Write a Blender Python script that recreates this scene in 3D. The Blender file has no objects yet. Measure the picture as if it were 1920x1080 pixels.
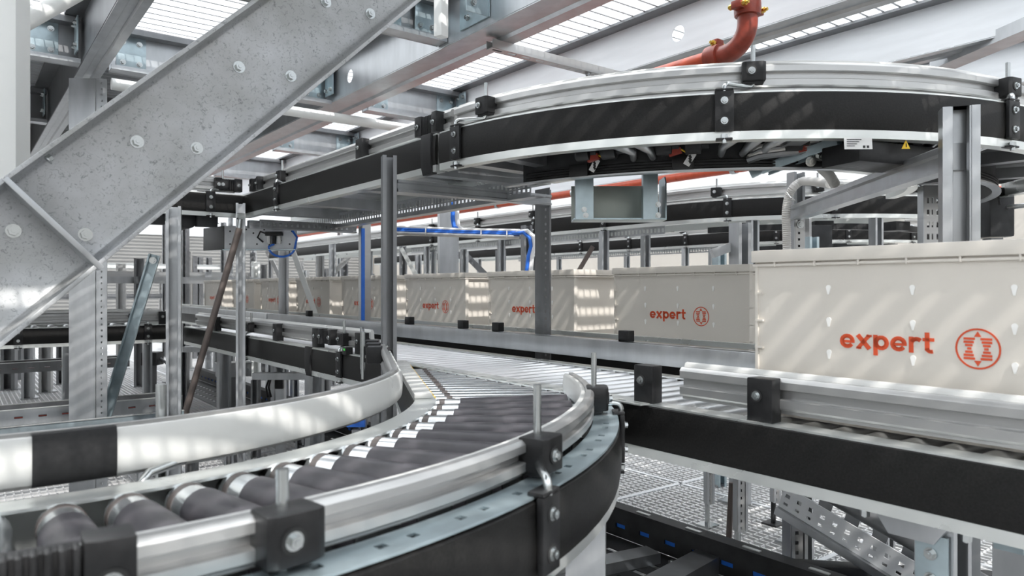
import bpy, bmesh, math, random
from mathutils import Vector, Matrix
random.seed(4)
SC = bpy.context.scene
COL = SC.collection
pi = math.pi
# ---------------------------------------------------------------- camera, light, exposure
FPX = 1364.0                                   # focal length in pixels of the 1920 px frame
ANG = math.atan2(1046, FPX)                    # the conveyors run this far left of the view axis
SA, CA = math.sin(ANG), math.cos(ANG)
EYE = 1.0                                      # eye height over the grating floor; heights below are relative to the eye
cam_d = bpy.data.cameras.new('camera'); cam = bpy.data.objects.new('camera', cam_d); COL.objects.link(cam)
cam_d.sensor_width = 36; cam_d.lens = 36 * FPX / 1920; cam_d.clip_start = .02; cam_d.clip_end = 200
cam.location = (0, 0, 0); cam.rotation_euler = (pi/2, 0, -ANG)
cam_d.dof.use_dof = True; cam_d.dof.focus_distance = 2.3; cam_d.dof.aperture_fstop = 6.5
SC.camera = cam
w = bpy.data.worlds.new('sky'); SC.world = w; w.use_nodes = True
w.node_tree.nodes['Background'].inputs[0].default_value = (.93, .965, 1, 1)
w.node_tree.nodes['Background'].inputs[1].default_value = 2.6
sun_d = bpy.data.lights.new('sun', 'SUN'); sun = bpy.data.objects.new('sun', sun_d); COL.objects.link(sun)
sun_d.energy = 3.0; sun_d.angle = math.radians(.42); sun_d.color = (1, .97, .93)
sun.rotation_euler = Vector((.13, .78, -.84)).to_track_quat('-Z', 'Y').to_euler(); sun.location = (-2, -3, 5)
vs_ = SC.view_settings
SC.display_settings.display_device = 'sRGB'
vs_.view_transform = 'Standard'; vs_.look = 'None'; vs_.gamma = 1; vs_.use_curve_mapping = False; vs_.exposure = 0.58
# ---------------------------------------------------------------- materials
def mat(name, col, metal=0., rough=.5, nscale=0, namt=0., bump=0., col2=None, stretch=None, emis=0, trans=0):
    m = bpy.data.materials.new(name); m.use_nodes = True; nt = m.node_tree; b = nt.nodes['Principled BSDF']
    b.inputs['Base Color'].default_value = (*col, 1); b.inputs['Metallic'].default_value = metal; b.inputs['Roughness'].default_value = rough
    if nscale:
        tc = nt.nodes.new('ShaderNodeTexCoord'); mp = nt.nodes.new('ShaderNodeMapping'); nz = nt.nodes.new('ShaderNodeTexNoise')
        nt.links.new(tc.outputs['Object'], mp.inputs[0]); nt.links.new(mp.outputs[0], nz.inputs['Vector'])
        if stretch: mp.inputs['Scale'].default_value = stretch
        nz.inputs['Scale'].default_value = nscale; nz.inputs['Detail'].default_value = 5
        rp = nt.nodes.new('ShaderNodeValToRGB'); rp.color_ramp.elements[0].position = .35; rp.color_ramp.elements[1].position = .68
        c2 = col2 or tuple(max(0, c*(1-namt)) for c in col)
        rp.color_ramp.elements[0].color = (*c2, 1); rp.color_ramp.elements[1].color = (*col, 1)
        nt.links.new(nz.outputs['Fac'], rp.inputs[0]); nt.links.new(rp.outputs[0], b.inputs['Base Color'])
        mr = nt.nodes.new('ShaderNodeMapRange'); mr.inputs['To Min'].default_value = max(.05, rough-.1); mr.inputs['To Max'].default_value = min(1, rough+.1)
        nt.links.new(nz.outputs['Fac'], mr.inputs[0]); nt.links.new(mr.outputs[0], b.inputs['Roughness'])
        if bump:
            bp = nt.nodes.new('ShaderNodeBump'); bp.inputs['Strength'].default_value = bump; bp.inputs['Distance'].default_value = .002
            nt.links.new(nz.outputs['Fac'], bp.inputs['Height']); nt.links.new(bp.outputs[0], b.inputs['Normal'])
    return m
def spangle():
    m = mat('spangled_zinc', (.66, .67, .68), .55, .48, 60, .12)
    nt = m.node_tree; b = nt.nodes['Principled BSDF']
    tc = nt.nodes.new('ShaderNodeTexCoord')
    n1 = nt.nodes.new('ShaderNodeTexNoise'); n1.inputs['Scale'].default_value = 7; n1.inputs['Detail'].default_value = 3
    v = nt.nodes.new('ShaderNodeTexNoise'); v.inputs['Scale'].default_value = 120; v.inputs['Detail'].default_value = 6; v.inputs['Roughness'].default_value = .75; v.inputs['Distortion'].default_value = 1.2
    r1 = nt.nodes.new('ShaderNodeValToRGB'); r1.color_ramp.elements[0].color = (.40, .405, .40, 1); r1.color_ramp.elements[1].color = (.56, .57, .585, 1)
    r1.color_ramp.elements[0].position = .35; r1.color_ramp.elements[1].position = .65
    r2 = nt.nodes.new('ShaderNodeValToRGB'); r2.color_ramp.elements[0].color = (.40, .41, .41, 1); r2.color_ramp.elements[1].color = (1, 1, 1, 1)
    r2.color_ramp.elements[0].position = .36; r2.color_ramp.elements[1].position = .46
    mx = nt.nodes.new('ShaderNodeMix'); mx.data_type = 'RGBA'; mx.blend_type = 'MULTIPLY'; mx.inputs[0].default_value = .75
    for n in (n1, v): nt.links.new(tc.outputs['Object'], n.inputs['Vector'])
    nt.links.new(n1.outputs['Fac'], r1.inputs[0]); nt.links.new(v.outputs['Fac'], r2.inputs[0])
    nt.links.new(r1.outputs[0], mx.inputs[6]); nt.links.new(r2.outputs[0], mx.inputs[7]); nt.links.new(mx.outputs[2], b.inputs['Base Color'])
    return m
K = dict(
 span=spangle(),
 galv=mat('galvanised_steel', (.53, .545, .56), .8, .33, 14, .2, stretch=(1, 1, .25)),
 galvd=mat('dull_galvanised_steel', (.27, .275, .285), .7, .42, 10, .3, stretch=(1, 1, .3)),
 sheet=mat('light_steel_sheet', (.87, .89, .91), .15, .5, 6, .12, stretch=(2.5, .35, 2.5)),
 zinc=mat('blue_zinc_plate', (.50, .60, .64), .75, .34, 18, .2),
 bolt=mat('bright_bolt_steel', (.50, .52, .52), .95, .22),
 alu=mat('aluminium_rail', (.52, .52, .515), .75, .34, 5, .07, stretch=(.3, .3, 8)),
 white=mat('white_wear_plastic', (.64, .64, .62), 0, .3, 4, .05),
 lip=mat('bright_frame_edge', (.76, .78, .76), .7, .30, 5, .05),
 black=mat('black_side_panel', (.017, .0165, .016), 0, .42, 260, .4, .15),
 bplast=mat('black_moulded_plastic', (.020, .020, .021), 0, .38, 80, .3, .1),
 tape=mat('black_joint_sleeve', (.024, .024, .025), 0, .5, 120, .3),
 rubber=mat('dark_rubber_sleeve', (.066, .062, .070), 0, .40, 35, .3, .1),
 chrome=mat('zinc_plated_roller', (.78, .81, .83), .9, .22),
 steel=mat('rolled_steel_tube', (.72, .73, .74), .9, .30),
 cap=mat('brown_end_cap', (.10, .085, .08), .2, .4),
 redcap=mat('red_bearing', (.30, .045, .03), 0, .4),
 tote=mat('cream_tote_plastic', (.72, .675, .61), 0, .42, 5, .05),
 drop=mat('tote_hole_light', (.90, .89, .86), 0, .4),  # white that stands in for light coming through the tote's holes
 prt=mat('orange_print', (.68, .085, .025), 0, .5),
 red=mat('red_fire_pipe', (.56, .085, .035), 0, .32, 30, .15),
 dred=mat('red_cast_fitting', (.33, .055, .032), 0, .32, 40, .3, .3),
 brass=mat('brass_bolt', (.75, .52, .12), .9, .3),
 blue=mat('blue_cable', (.025, .16, .66), 0, .4), wcab=mat('white_cable', (.80, .80, .80), 0, .45),
 conduit=mat('grey_corrugated_conduit', (.58, .57, .55), 0, .45),
 wpaint=mat('white_paint', (.77, .78, .76), 0, .4, 3, .03),
 cream=mat('cream_wall_paint', (.62, .575, .515), 0, .8, 1.2, .05),
 greyw=mat('pale_grey_wall', (.30, .295, .285), 0, .8, 1.5, .12),
 grat=mat('bright_floor_grating', (.88, .88, .88), .15, .4, 6, .08),
 cgrat=mat('ceiling_grating_steel', (.80, .82, .84), .4, .4, 6, .1),
 pale=mat('white_wall_paint', (.82, .80, .77), 0, .8, 1.2, .05),
 ground=mat('concrete_slab', (.30, .30, .30), 0, .9, 2, .2),
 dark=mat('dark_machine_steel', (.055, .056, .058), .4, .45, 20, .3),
 brown=mat('brown_steel_rod', (.20, .165, .15), .6, .4, 20, .2),
 label=mat('white_label_film', (.75, .75, .74), 0, .5), ink=mat('black_ink', (.02, .02, .02), 0, .6),
 yellow=mat('yellow_warning_film', (.85, .55, .03), 0, .5),
 boxgr=mat('grey_green_sheet', (.46, .50, .46), .55, .42, 7, .2),
 led=mat('green_led', (.1, .8, .1), 0, .3),
)
for k_, s_ in (('black', .22), ('bplast', .3), ('tape', .25), ('rubber', .35), ('dark', .3)): K[k_].node_tree.nodes['Principled BSDF'].inputs['Specular IOR Level'].default_value = s_
for k_ in ('black', 'tape'): K[k_].node_tree.nodes['Principled BSDF'].inputs['Roughness'].default_value = .5
# ---------------------------------------------------------------- mesh helpers
def V(*a): return Vector(a if len(a) > 1 else a[0])
def cprof(w_, h, t=.0025, l=.012):
    return [(0,-h/2),(w_,-h/2),(w_,-h/2+l),(w_-t,-h/2+l),(w_-t,-h/2+t),(t,-h/2+t),(t,h/2-t),(w_-t,h/2-t),(w_-t,h/2-l),(w_,h/2-l),(w_,h/2),(0,h/2)]
def rprof(w_, h): return [(-w_/2,-h/2),(w_/2,-h/2),(w_/2,h/2),(-w_/2,h/2)]
class M:
    def __init__(s): s.v = []; s.f = []
    def add(s, vs, fs):
        o = len(s.v); s.v += [V(*p) for p in vs]; s.f += [[i+o for i in f] for f in fs]; return s
    def box(s, c, d, rz=0):
        c = V(*c); R = Matrix.Rotation(rz, 3, 'Z'); a, b, e = (x/2 for x in d)
        vs = [c + R @ V(x, y, z) for x in (-a, a) for y in (-b, b) for z in (-e, e)]
        return s.add(vs, [(0,1,3,2),(4,6,7,5),(0,4,5,1),(2,3,7,6),(0,2,6,4),(1,5,7,3)])
    def ext(s, prof, p0, p1, side=(1,0,0)):
        p0, p1 = V(*p0), V(*p1); d = (p1-p0).normalized(); sd = V(*side); sd = (sd - d*sd.dot(d)).normalized(); up = sd.cross(d)
        n = len(prof); vs = [p + sd*a + up*b for p in (p0, p1) for a, b in prof]
        fs = [(i, (i+1) % n, n+(i+1) % n, n+i) for i in range(n)] + [list(range(n)), list(range(n, 2*n))]
        return s.add(vs, fs)
    def bar(s, p0, p1, w_, h, side=(1,0,0)): return s.ext(rprof(w_, h), p0, p1, side)
    def sweep(s, path, prof, caps=True):
        P = [V(*p) for p in path]; n = len(prof); vs = []
        for i, p in enumerate(P):
            d0 = (P[i]-P[i-1]) if i else (P[1]-P[0]); d1 = (P[i+1]-P[i]) if i < len(P)-1 else d0
            d0, d1 = V(d0.x, d0.y, 0).normalized(), V(d1.x, d1.y, 0).normalized(); t = (d0+d1).normalized()
            k = 1/max(.3, t.dot(d0)); nr = V(t.y, -t.x, 0)*k
            vs += [p + nr*a + V(0, 0, b) for a, b in prof]
        fs = [(j*n+i, j*n+(i+1) % n, (j+1)*n+(i+1) % n, (j+1)*n+i) for j in range(len(P)-1) for i in range(n)]
        if caps: fs += [list(range(n)), list(range((len(P)-1)*n, len(P)*n))]
        return s.add(vs, fs)
    def tube(s, path, r, n=10, caps=True):
        P = [V(*p) for p in path]; vs = []; prev = None
        for i, p in enumerate(P):
            t = (P[min(i+1, len(P)-1)] - P[max(i-1, 0)]).normalized()
            if prev is None: a = t.orthogonal().normalized()
            else: a = (prev - t*prev.dot(t)).normalized()
            prev = a; b = t.cross(a); rr = r[i] if isinstance(r, (list, tuple)) else r
            vs += [p + (a*math.cos(2*pi*k/n) + b*math.sin(2*pi*k/n))*rr for k in range(n)]
        fs = [(j*n+i, j*n+(i+1) % n, (j+1)*n+(i+1) % n, (j+1)*n+i) for j in range(len(P)-1) for i in range(n)]
        if caps: fs += [list(range(n)), list(range((len(P)-1)*n, len(P)*n))]
        return s.add(vs, fs)
    def cyl(s, p0, p1, r, n=14): return s.tube([p0, p1], r, n)
    def hexb(s, p, nrm, r, h):                     # washer, hex head and a short stub of thread
        p, nrm = V(*p), V(*nrm).normalized()
        s.cyl(p, p+nrm*h*.2, r*1.45, 14); s.cyl(p+nrm*h*.15, p+nrm*h, r, 6); s.cyl(p+nrm*h*.9, p+nrm*h*1.15, r*.45, 8); return s
    def grid(s, fn, ub, vb, hole, t=0):            # plate over breakpoints ub x vb with real holes; fn(u, v, w) -> point, w runs through the thickness
        nu, nv = len(ub), len(vb); lay = (0, t) if t else (0,); o = len(s.v)
        for w_ in lay: s.v += [V(*fn(u, v, w_)) for u in ub for v in vb]
        N = nu*nv; I = lambda i, j, k: o + k*N + i*nv + j
        solid = lambda i, j: 0 <= i < nu-1 and 0 <= j < nv-1 and not hole(i, j)
        for i in range(nu-1):
            for j in range(nv-1):
                if not solid(i, j): continue
                for k in range(len(lay)):
                    s.f.append([I(i,j,k), I(i+1,j,k), I(i+1,j+1,k), I(i,j+1,k)])
                if t:
                    for (di, dj, a, b) in ((-1,0,(0,0),(0,1)),(1,0,(1,0),(1,1)),(0,-1,(0,0),(1,0)),(0,1,(0,1),(1,1))):
                        if not solid(i+di, j+dj):
                            s.f.append([I(i+a[0],j+a[1],0), I(i+b[0],j+b[1],0), I(i+b[0],j+b[1],1), I(i+a[0],j+a[1],1)])
        return s
    def slots(s, p0, u, v, L, W, rows, pitch, hl, t=.002, off=0):   # flat slotted plate: rows = [(v0, v1)], slot length hl every pitch
        p0, u, v = V(*p0), V(*u).normalized(), V(*v).normalized(); nn = u.cross(v)
        ub = [0]; k = 0
        while True:
            a = off + pitch*(k+.5) - hl/2
            if a + hl > L - .005: break
            ub += [a, a+hl]; k += 1
        ub.append(L); vb = [0]
        for a, b in rows: vb += [a, b]
        vb.append(W)
        return s.grid(lambda x, y, z: p0 + u*x + v*y + nn*z, ub, vb, lambda i, j: i % 2 == 1 and j % 2 == 1, t)
    def mesh(s, name, m, bevel=0, seg=2, ang=38, T=None):
        me = bpy.data.meshes.new(name); bm = bmesh.new()
        vs = [bm.verts.new((T @ p) if T else p) for p in s.v]
        for f in s.f:
            try: bm.faces.new([vs[i] for i in f])
            except ValueError: pass
        bmesh.ops.recalc_face_normals(bm, faces=bm.faces)
        if bevel: bmesh.ops.bevel(bm, geom=[e for e in bm.edges if len(e.link_faces) == 2 and e.calc_face_angle(0) > .5], offset=bevel, segments=seg, profile=.6, affect='EDGES', clamp_overlap=True)
        bm.to_mesh(me); bm.free(); me.materials.append(m if not isinstance(m, str) else K[m])
        for p in me.polygons: p.use_smooth = True
        me.set_sharp_from_angle(angle=math.radians(ang)); return me
ROOT = {}
def link(name, data, parent=None, loc=None, rz=0):
    o = bpy.data.objects.new(name, data); COL.objects.link(o)
    if parent is not None: o.parent = parent
    if loc is not None: o.location = loc
    if rz: o.rotation_euler = (0, 0, rz)
    return o
def tag(o, label, cat, group=None, kind=None):
    if label: o['label'] = label
    if cat: o['category'] = cat
    if group: o['group'] = group
    if kind: o['kind'] = kind
    return o
def thing(name, label, cat, loc=(0,0,0), group=None, kind=None, rz=0):
    return tag(link(name, None, None, loc, rz), label, cat, group, kind)
def WM(o):                                         # matrix of an object from its own and its parents' location and heading
    m = Matrix.Translation(o.location) @ Matrix.Rotation(o.rotation_euler[2], 4, 'Z')
    return WM(o.parent) @ m if o.parent else m
def part(par, name, mb, m, bevel=0, label=None, seg=2, ang=38):  # mb in scene coordinates
    o = link(name, mb.mesh(name, m, bevel, seg, ang, WM(par).inverted()), par)
    if label: o['label'] = label
    return o
def solo(name, mb, m, label, cat, group=None, kind=None, bevel=0, ang=38):
    xs = [p.x for p in mb.v]; ys = [p.y for p in mb.v]; zs = [p.z for p in mb.v]
    c = V((min(xs)+max(xs))/2, (min(ys)+max(ys))/2, min(zs))
    o = link(name, mb.mesh(name, m, bevel, 2, ang, Matrix.Translation(-c)), None, c)
    return tag(o, label, cat, group, kind)
def copy_tree(o, loc=None, rz=None):
    c = o.copy(); COL.objects.link(c)
    for ch in list(o.children):
        d = ch.copy(); COL.objects.link(d); d.parent = c
        for g in list(ch.children):
            e = g.copy(); COL.objects.link(e); e.parent = d
    if loc is not None: c.location = loc
    if rz is not None: c.rotation_euler = (0, 0, rz)
    return c
def ray(px, py):
    u = (px-960)/FPX; return V(u*CA+SA, -u*SA+CA, (540-py)/FPX)
def aD(px, py, d): return ray(px, py)*d
def aX(px, py, x): r = ray(px, py); return r*(x/r.x)
def aY(px, py, y): r = ray(px, py); return r*(y/r.y)
def aZ(px, py, z): r = ray(px, py); return r*(z/r.z)
def arc(c, r, a0, a1, z=0, n=None):
    n = n or max(2, int(abs(a1-a0)/3)+1)
    return [V(c[0]+r*math.cos(math.radians(a0+(a1-a0)*i/n)), c[1]+r*math.sin(math.radians(a0+(a1-a0)*i/n)), z) for i in range(n+1)]
FLOOR = -EYE
# ---------------------------------------------------------------- the setting
tag(link('floor', None), None, None, None, 'structure'); FL = bpy.data.objects['floor']; FL.location = (2, 3, FLOOR)
g = M()
x = -3.0
while x < 8.4: g.box((x, 8, FLOOR-.015), (.0075, 19, .03)); x += .034
part(FL, 'bearing_bars', g, 'grat')
g = M(); y = -1.5
while y < 17.5: g.box((2.7, y, FLOOR-.006), (11.4, .006, .012)); y += .05
part(FL, 'cross_bars', g, 'grat')
g = M()
for x in (-2, -1, 0, 1, 1.95, 2.95, 3.95, 4.95, 5.95, 6.95, 8): g.box((x, 8, FLOOR-.016), (.022, 19, .036))
for y in (-.6, .4, 1.43, 2.43, 3.43, 4.43, 5.43, 6.43, 7.43, 8.43): g.box((2.7, y, FLOOR-.0165), (11.4, .022, .037))
part(FL, 'panel_edges', g, 'cgrat')
s = M(); s.box((3, 5, -3.6), (40, 40, .1)); solo('ground', s, 'ground', None, None, None, 'structure')
s = M(); s.box((9.1, 6, -1.2), (.12, 26, 5)); solo('wall_right', s, 'cream', None, None, None, 'structure')
s = M(); s.box((0, 18, -1.2), (18, .12, 5)); solo('wall_back', s, 'greyw', None, None, None, 'structure')
s = M(); s.box((-3.7, 7, -1.2), (.12, 24, 5)); solo('wall_left', s, 'pale', None, None, None, 'structure')
s = M(); s.box((3, -3.4, -1.2), (14, .12, 5)); solo('wall_front', s, 'pale', None, None, None, 'structure')
# ceiling: open grating panels, the deep bars across the conveyors, thin wires along them
CT = 1.22
tag(link('ceiling', None), None, None, None, 'structure'); CE = bpy.data.objects['ceiling']; CE.location = (3, 4, CT)
g = M(); y = -3.3
while y < 18: g.box((2.75, y, CT), (12.7, .011, .034)); y += .07
part(CE, 'bearing_bars', g, 'cgrat')
g = M(); x = -3.6
while x < 9.0: g.box((x, 7.5, CT+.014), (.0042, 21, .006)); x += .035
part(CE, 'cross_wires', g, 'cgrat')
g = M(); g.box((.15, .93, CT+.02), (1.9, .95, .006)); g.box((-1.05, 6.4, CT+.022), (5.1, 5.2, .006)); part(CE, 'deck_and_sun_block', g, 'galvd')  # first plate is an unseen addition keeping sun off stringer and newel
# ---------------------------------------------------------------- mezzanine beams
BZ0, BZ1 = 1.0, 1.19
def web(mb, x, y0, y1, z0, z1, holes, t=.004):     # upright web with real round holes
    ys = sorted(holes); zc = (z0+z1)/2 - .01; r = .034; h = .06; cur = y0
    def q(a, b, c, d): mb.box((x, (a+b)/2, (c+d)/2), (t, b-a, d-c))
    for yc in ys:
        q(cur, yc-h, z0, z1); q(yc-h, yc+h, z0, zc-h); q(yc-h, yc+h, zc+h, z1); cur = yc+h
        n = 24; vs = []; fs = []
        for sx in (-t/2, t/2):
            for k in range(n):
                a = 2*pi*k/n; c_, s_ = math.cos(a), math.sin(a); m_ = h/max(abs(c_), abs(s_))
                vs += [(x+sx, yc+r*c_, zc+r*s_), (x+sx, yc+m_*c_, zc+m_*s_)]
        for k in range(n):
            a, b = 2*k, 2*((k+1) % n)
            fs += [(a, a+1, b+1, b), (2*n+a, 2*n+b, 2*n+b+1, 2*n+a+1), (a, b, 2*n+b, 2*n+a)]
        mb.add(vs, fs)
    q(cur, y1, z0, z1)
def long_beam(x, fw, y0, y1, holes, label, m='galv'):
    T = thing('ceiling_beam', label, 'beam', (x, (y0+y1)/2, BZ0), 'long mezzanine beams', 'thing')
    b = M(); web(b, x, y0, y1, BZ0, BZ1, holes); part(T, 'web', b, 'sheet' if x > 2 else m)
    f = M()
    pr = [(0,0),(fw*.3,0),(fw*.36,.010),(fw*.64,.010),(fw*.70,0),(fw,0),(fw,.02),(fw-.004,.02),(fw-.004,.004),(fw*.72,.004),(fw*.66,.014),(fw*.34,.014),(fw*.28,.004),(0,.004)]
    f.ext([(-a, b_) for a, b_ in pr], (x, y1, BZ0-.005), (x, y0, BZ0-.005), (-1,0,0)); part(T, 'lower_flange', f, 'galv')
    f = M(); f.ext([(-.07,-.004),(.03,-.004),(.03,.008),(-.07,.008)], (x, y0, BZ1+.004), (x, y1, BZ1+.004), (1,0,0)); part(T, 'upper_flange', f, 'galvd')
    return T
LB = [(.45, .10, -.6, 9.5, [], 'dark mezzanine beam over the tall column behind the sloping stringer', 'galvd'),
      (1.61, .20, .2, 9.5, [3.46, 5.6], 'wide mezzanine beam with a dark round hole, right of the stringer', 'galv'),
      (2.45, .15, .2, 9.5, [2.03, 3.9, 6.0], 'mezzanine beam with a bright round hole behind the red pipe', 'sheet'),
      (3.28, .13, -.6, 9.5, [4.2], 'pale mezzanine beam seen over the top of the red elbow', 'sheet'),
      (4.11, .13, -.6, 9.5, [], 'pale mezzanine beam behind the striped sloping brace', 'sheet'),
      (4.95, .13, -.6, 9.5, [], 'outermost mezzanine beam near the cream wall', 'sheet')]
for a in LB: long_beam(*a)
def cross_beam(x0, x1, y, label, z0=.985, z1=1.185, m='galv', dark=False):
    T = thing('cross_beam', label, 'beam', ((x0+x1)/2, y, z0), 'short cross beams between the long beams', 'thing')
    b = M(); b.box(((x0+x1)/2, y, (z0+z1)/2), (x1-x0, .004, z1-z0)); part(T, 'web', b, m)
    b = M(); b.ext(cprof(.020, .08, .004, .008), (x0, y-.03, z0+.0), (x1, y-.03, z0+.0), (0,0,1)); part(T, 'lower_flange', b, 'galv')
    b = M(); b.box(((x0+x1)/2, y-.034, z1-.012), (x1-x0, .06, .028)); part(T, 'upper_angle', b, 'galvd')
    return T
def plate_bolts(T, x, y, z, w_, h, nrm, cols=2, rows=2, m='zinc'):   # bolted connector plate lying against a web
    n = V(*nrm); sd = V(-n.y, n.x, 0)
    o = part(T, 'connector_plate', M().bar(V(x,y,z-h/2)+n*.006, V(x,y,z+h/2)+n*.006, w_, .006, sd), m, .001)
    for i in range(cols):
        for j in range(rows):
            p = V(x,y,z) + n*.009 + sd*((i/(cols-1)-.5)*w_*.55 if cols > 1 else 0) + V(0,0,(j/(rows-1)-.5)*h*.62)
            part(o, 'bolt', M().hexb(p, n, .009, .012), 'bolt')
    return o
for y, nm in ((3.75, 'first'), (5.2, 'second'), (6.7, 'third')):
    for x0, x1, wh in ((-2.4, .44, 'left of the tall column'), (.56, 1.605, 'behind the upper edge of the stringer'), (1.82, 2.445, 'above the ribbed rail joint'), (2.61, 3.275, 'beyond the red pipe')):
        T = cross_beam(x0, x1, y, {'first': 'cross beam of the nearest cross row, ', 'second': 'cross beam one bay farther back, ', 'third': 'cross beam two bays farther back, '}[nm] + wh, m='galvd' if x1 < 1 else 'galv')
        if nm != 'third':
            for px in ([x1-.14] if x0 < 0 else [x0+.09, x1-.08]):
                plate_bolts(T, px, y, 1.085, .125, .15, (0,-1,0), m='zinc')
            plate_bolts(T, x1-.012, y-.08, 1.10, .10, .15, (-1,0,0), m='zinc')
T = cross_beam(.56, 1.605, 2.6, 'cross beam framing the hanging white tube at the top edge', z0=1.01)
plate_bolts(T, 1.34, 2.58, 1.12, .15, .17, (0,-1,0)); plate_bolts(T, 1.53, 2.58, 1.12, .10, .17, (0,-1,0))
T = thing('corner_bracket', 'blue-zinc corner bracket bolted on the beam right of the white tube', 'bracket', (1.6, 2.36, 1.02))
a = part(T, 'side_plate', M().box((1.603, 2.33, 1.12), (.006, .20, .19)), 'zinc', .001); b = part(T, 'front_plate', M().box((1.55, 2.235, 1.12), (.10, .006, .19)), 'zinc', .001)
for y, z in ((2.28, 1.06), (2.37, 1.06), (2.28, 1.16), (2.37, 1.16)): part(a, 'bolt', M().hexb((1.599, y, z), (-1,0,0), .009, .012), 'bolt')
for x, z in ((1.53, 1.06), (1.57, 1.16)): part(b, 'bolt', M().hexb((x, 2.231, z), (0,-1,0), .009, .012), 'bolt')
# strut channel under the beams with its hanger rod
T = thing('strut_channel', 'slotted strut channel hung crosswise under the ceiling beams', 'channel', (2.15, 2.365, .97))
b = M(); b.box((2.26, 2.345, .975), (1.12, .003, .036)); b.box((2.26, 2.385, .975), (1.12, .003, .036)); part(T, 'side_walls', b, 'alu')
b = M(); b.slots((1.70, 2.345, .957), (1,0,0), (0,1,0), 1.12, .04, [(.013, .027)], .075, .045, .003); part(T, 'slotted_web', b, 'alu')
b = M(); h = aY(1102, 130, 2.365); b.cyl((h.x, 2.365, .955), (h.x, 2.365, .76), .006); b.hexb((h.x, 2.365, .955), (0,0,-1), .010, .012); part(T, 'hanger_rod', b, 'bolt')
# sloping striped brace at the far right under the ceiling
b = M(); q0, q1 = aZ(1762, 122, 1.0), aZ(1990, 25, 1.0); b.bar(q0, q1, .10, .05, (q1-q0).cross(V(0,0,1)))
solo('diagonal_brace', b, 'galv', 'flat diagonal brace under the ceiling at the upper right corner', 'brace')
# tall column and its partner
def perf_column(name, label, p, w_, dpt, z0, z1, rz, wperf, group=None, m='galv'):
    T = thing(name, label, 'column', (p.x, p.y, z0), group, 'thing', rz)
    X = Matrix.Translation((p.x, p.y, 0)) @ Matrix.Rotation(rz, 4, 'Z')
    b = M(); b.ext(cprof(dpt, w_, .003, .014), X @ V(-w_*0, 0, z0), X @ V(0, 0, z1), X.to_3x3() @ V(0, 1, 0)); part(T, 'channel_post', b, m)
    b = M(); u = X.to_3x3() @ V(1, 0, 0); b.slots(X @ V(w_/2+.002, .004, z0), (0,0,1), u, z1-z0, wperf, [(wperf*.42, wperf*.58)], .028, .009, .002); part(T, 'perforated_flange', b, m)
    b = M(); b.box(X @ V(0, dpt/2, z0+.004), (w_*1.5, dpt*1.5, .008), rz); part(T, 'base_plate', b, m)
    return T
cp = aD(154, 600, 3.45)
perf_column('mezzanine_column', 'tall grey column with a strip of small holes behind the stringer', cp, .122, .06, FLOOR, .995, -.60, .05, None, 'galv')
cp = aD(841, 450, 4.88)
perf_column('mezzanine_column', 'tall smooth column with blue cable running up it, behind the totes', cp, .122, .06, FLOOR, .995, -.3, .01, None, 'galv')
# white hanging tube of a stair rail at the top edge
b = M(); p = aD(827, 70, 2.45); b.box((p.x, p.y, p.z+.18), (.037, .034, .36), .3)
solo('rail_post', b, 'wpaint', 'white square tube hanging down beside the blue-zinc brackets', 'post', bevel=.003)
# ---------------------------------------------------------------- conveyor kit (z = 0 is the top edge of the side frame, y points outward)
FRP = [(.003,0),(.003,-.004),(-.004,-.004),(-.004,-.098),(.004,-.098),(.004,-.119),(-.03,-.119),(-.03,-.115),(-.008,-.115),(-.008,-.004),(-.045,-.004),(-.045,0)]
PNP = [(.001,-.0035),(.0045,-.006),(.0075,-.03),(.0085,-.055),(.0075,-.08),(.0045,-.0975),(-.002,-.0975),(-.003,-.0035)]
RLP = [(-.002,.066),(0,.062),(0,.048),(-.003,.046),(-.013,.046),(-.013,.029),(-.003,.029),(0,.027),(0,.012),(-.003,.008),(-.010,.006),(-.010,0),(-.0165,0),(-.0165,.070),(-.006,.070)]
WSP = [(-.0165,.004),(-.0165,.074),(-.020,.079),(-.026,.080),(-.030,.072),(-.032,.040),(-.030,.012),(-.026,.0),(-.020,0)]
def off(pr, da, dz): return [(a+da, b+dz) for a, b in pr]
def side(T, path, zt, panel=True, frame=True, pname='side_panel'):
    P = [V(p.x, p.y, zt) for p in path]
    if frame: part(T, 'frame_rail', M().sweep(P, FRP), 'lip', ang=22)
    if panel: part(T, pname, M().sweep(P, PNP), 'black')
def guide(T, path, zt, da=-.05, dz=.015, strip=True):
    P = [V(p.x, p.y, zt) for p in path]
    o = part(T, 'guide_rail', M().sweep(P, off(RLP, da, dz)), 'alu', ang=22)
    if strip: part(T, 'wear_strip', M().sweep(P, off(WSP, da, dz)), 'white')
    return o
def cmesh(name, fn, m, bevel=0, seg=2):
    b = M(); fn(b); return b.mesh(name, m, bevel, seg)
def _clamp(b): b.box((0, .004, .05), (.054, .046, .046))
def _clamp2(b): b.ext([(-.027,-.012),(.027,-.012),(.027,.018),(.012,.026),(-.012,.026),(-.027,.018)], (0,0,.005), (0,0,.092), (1,0,0))
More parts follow.
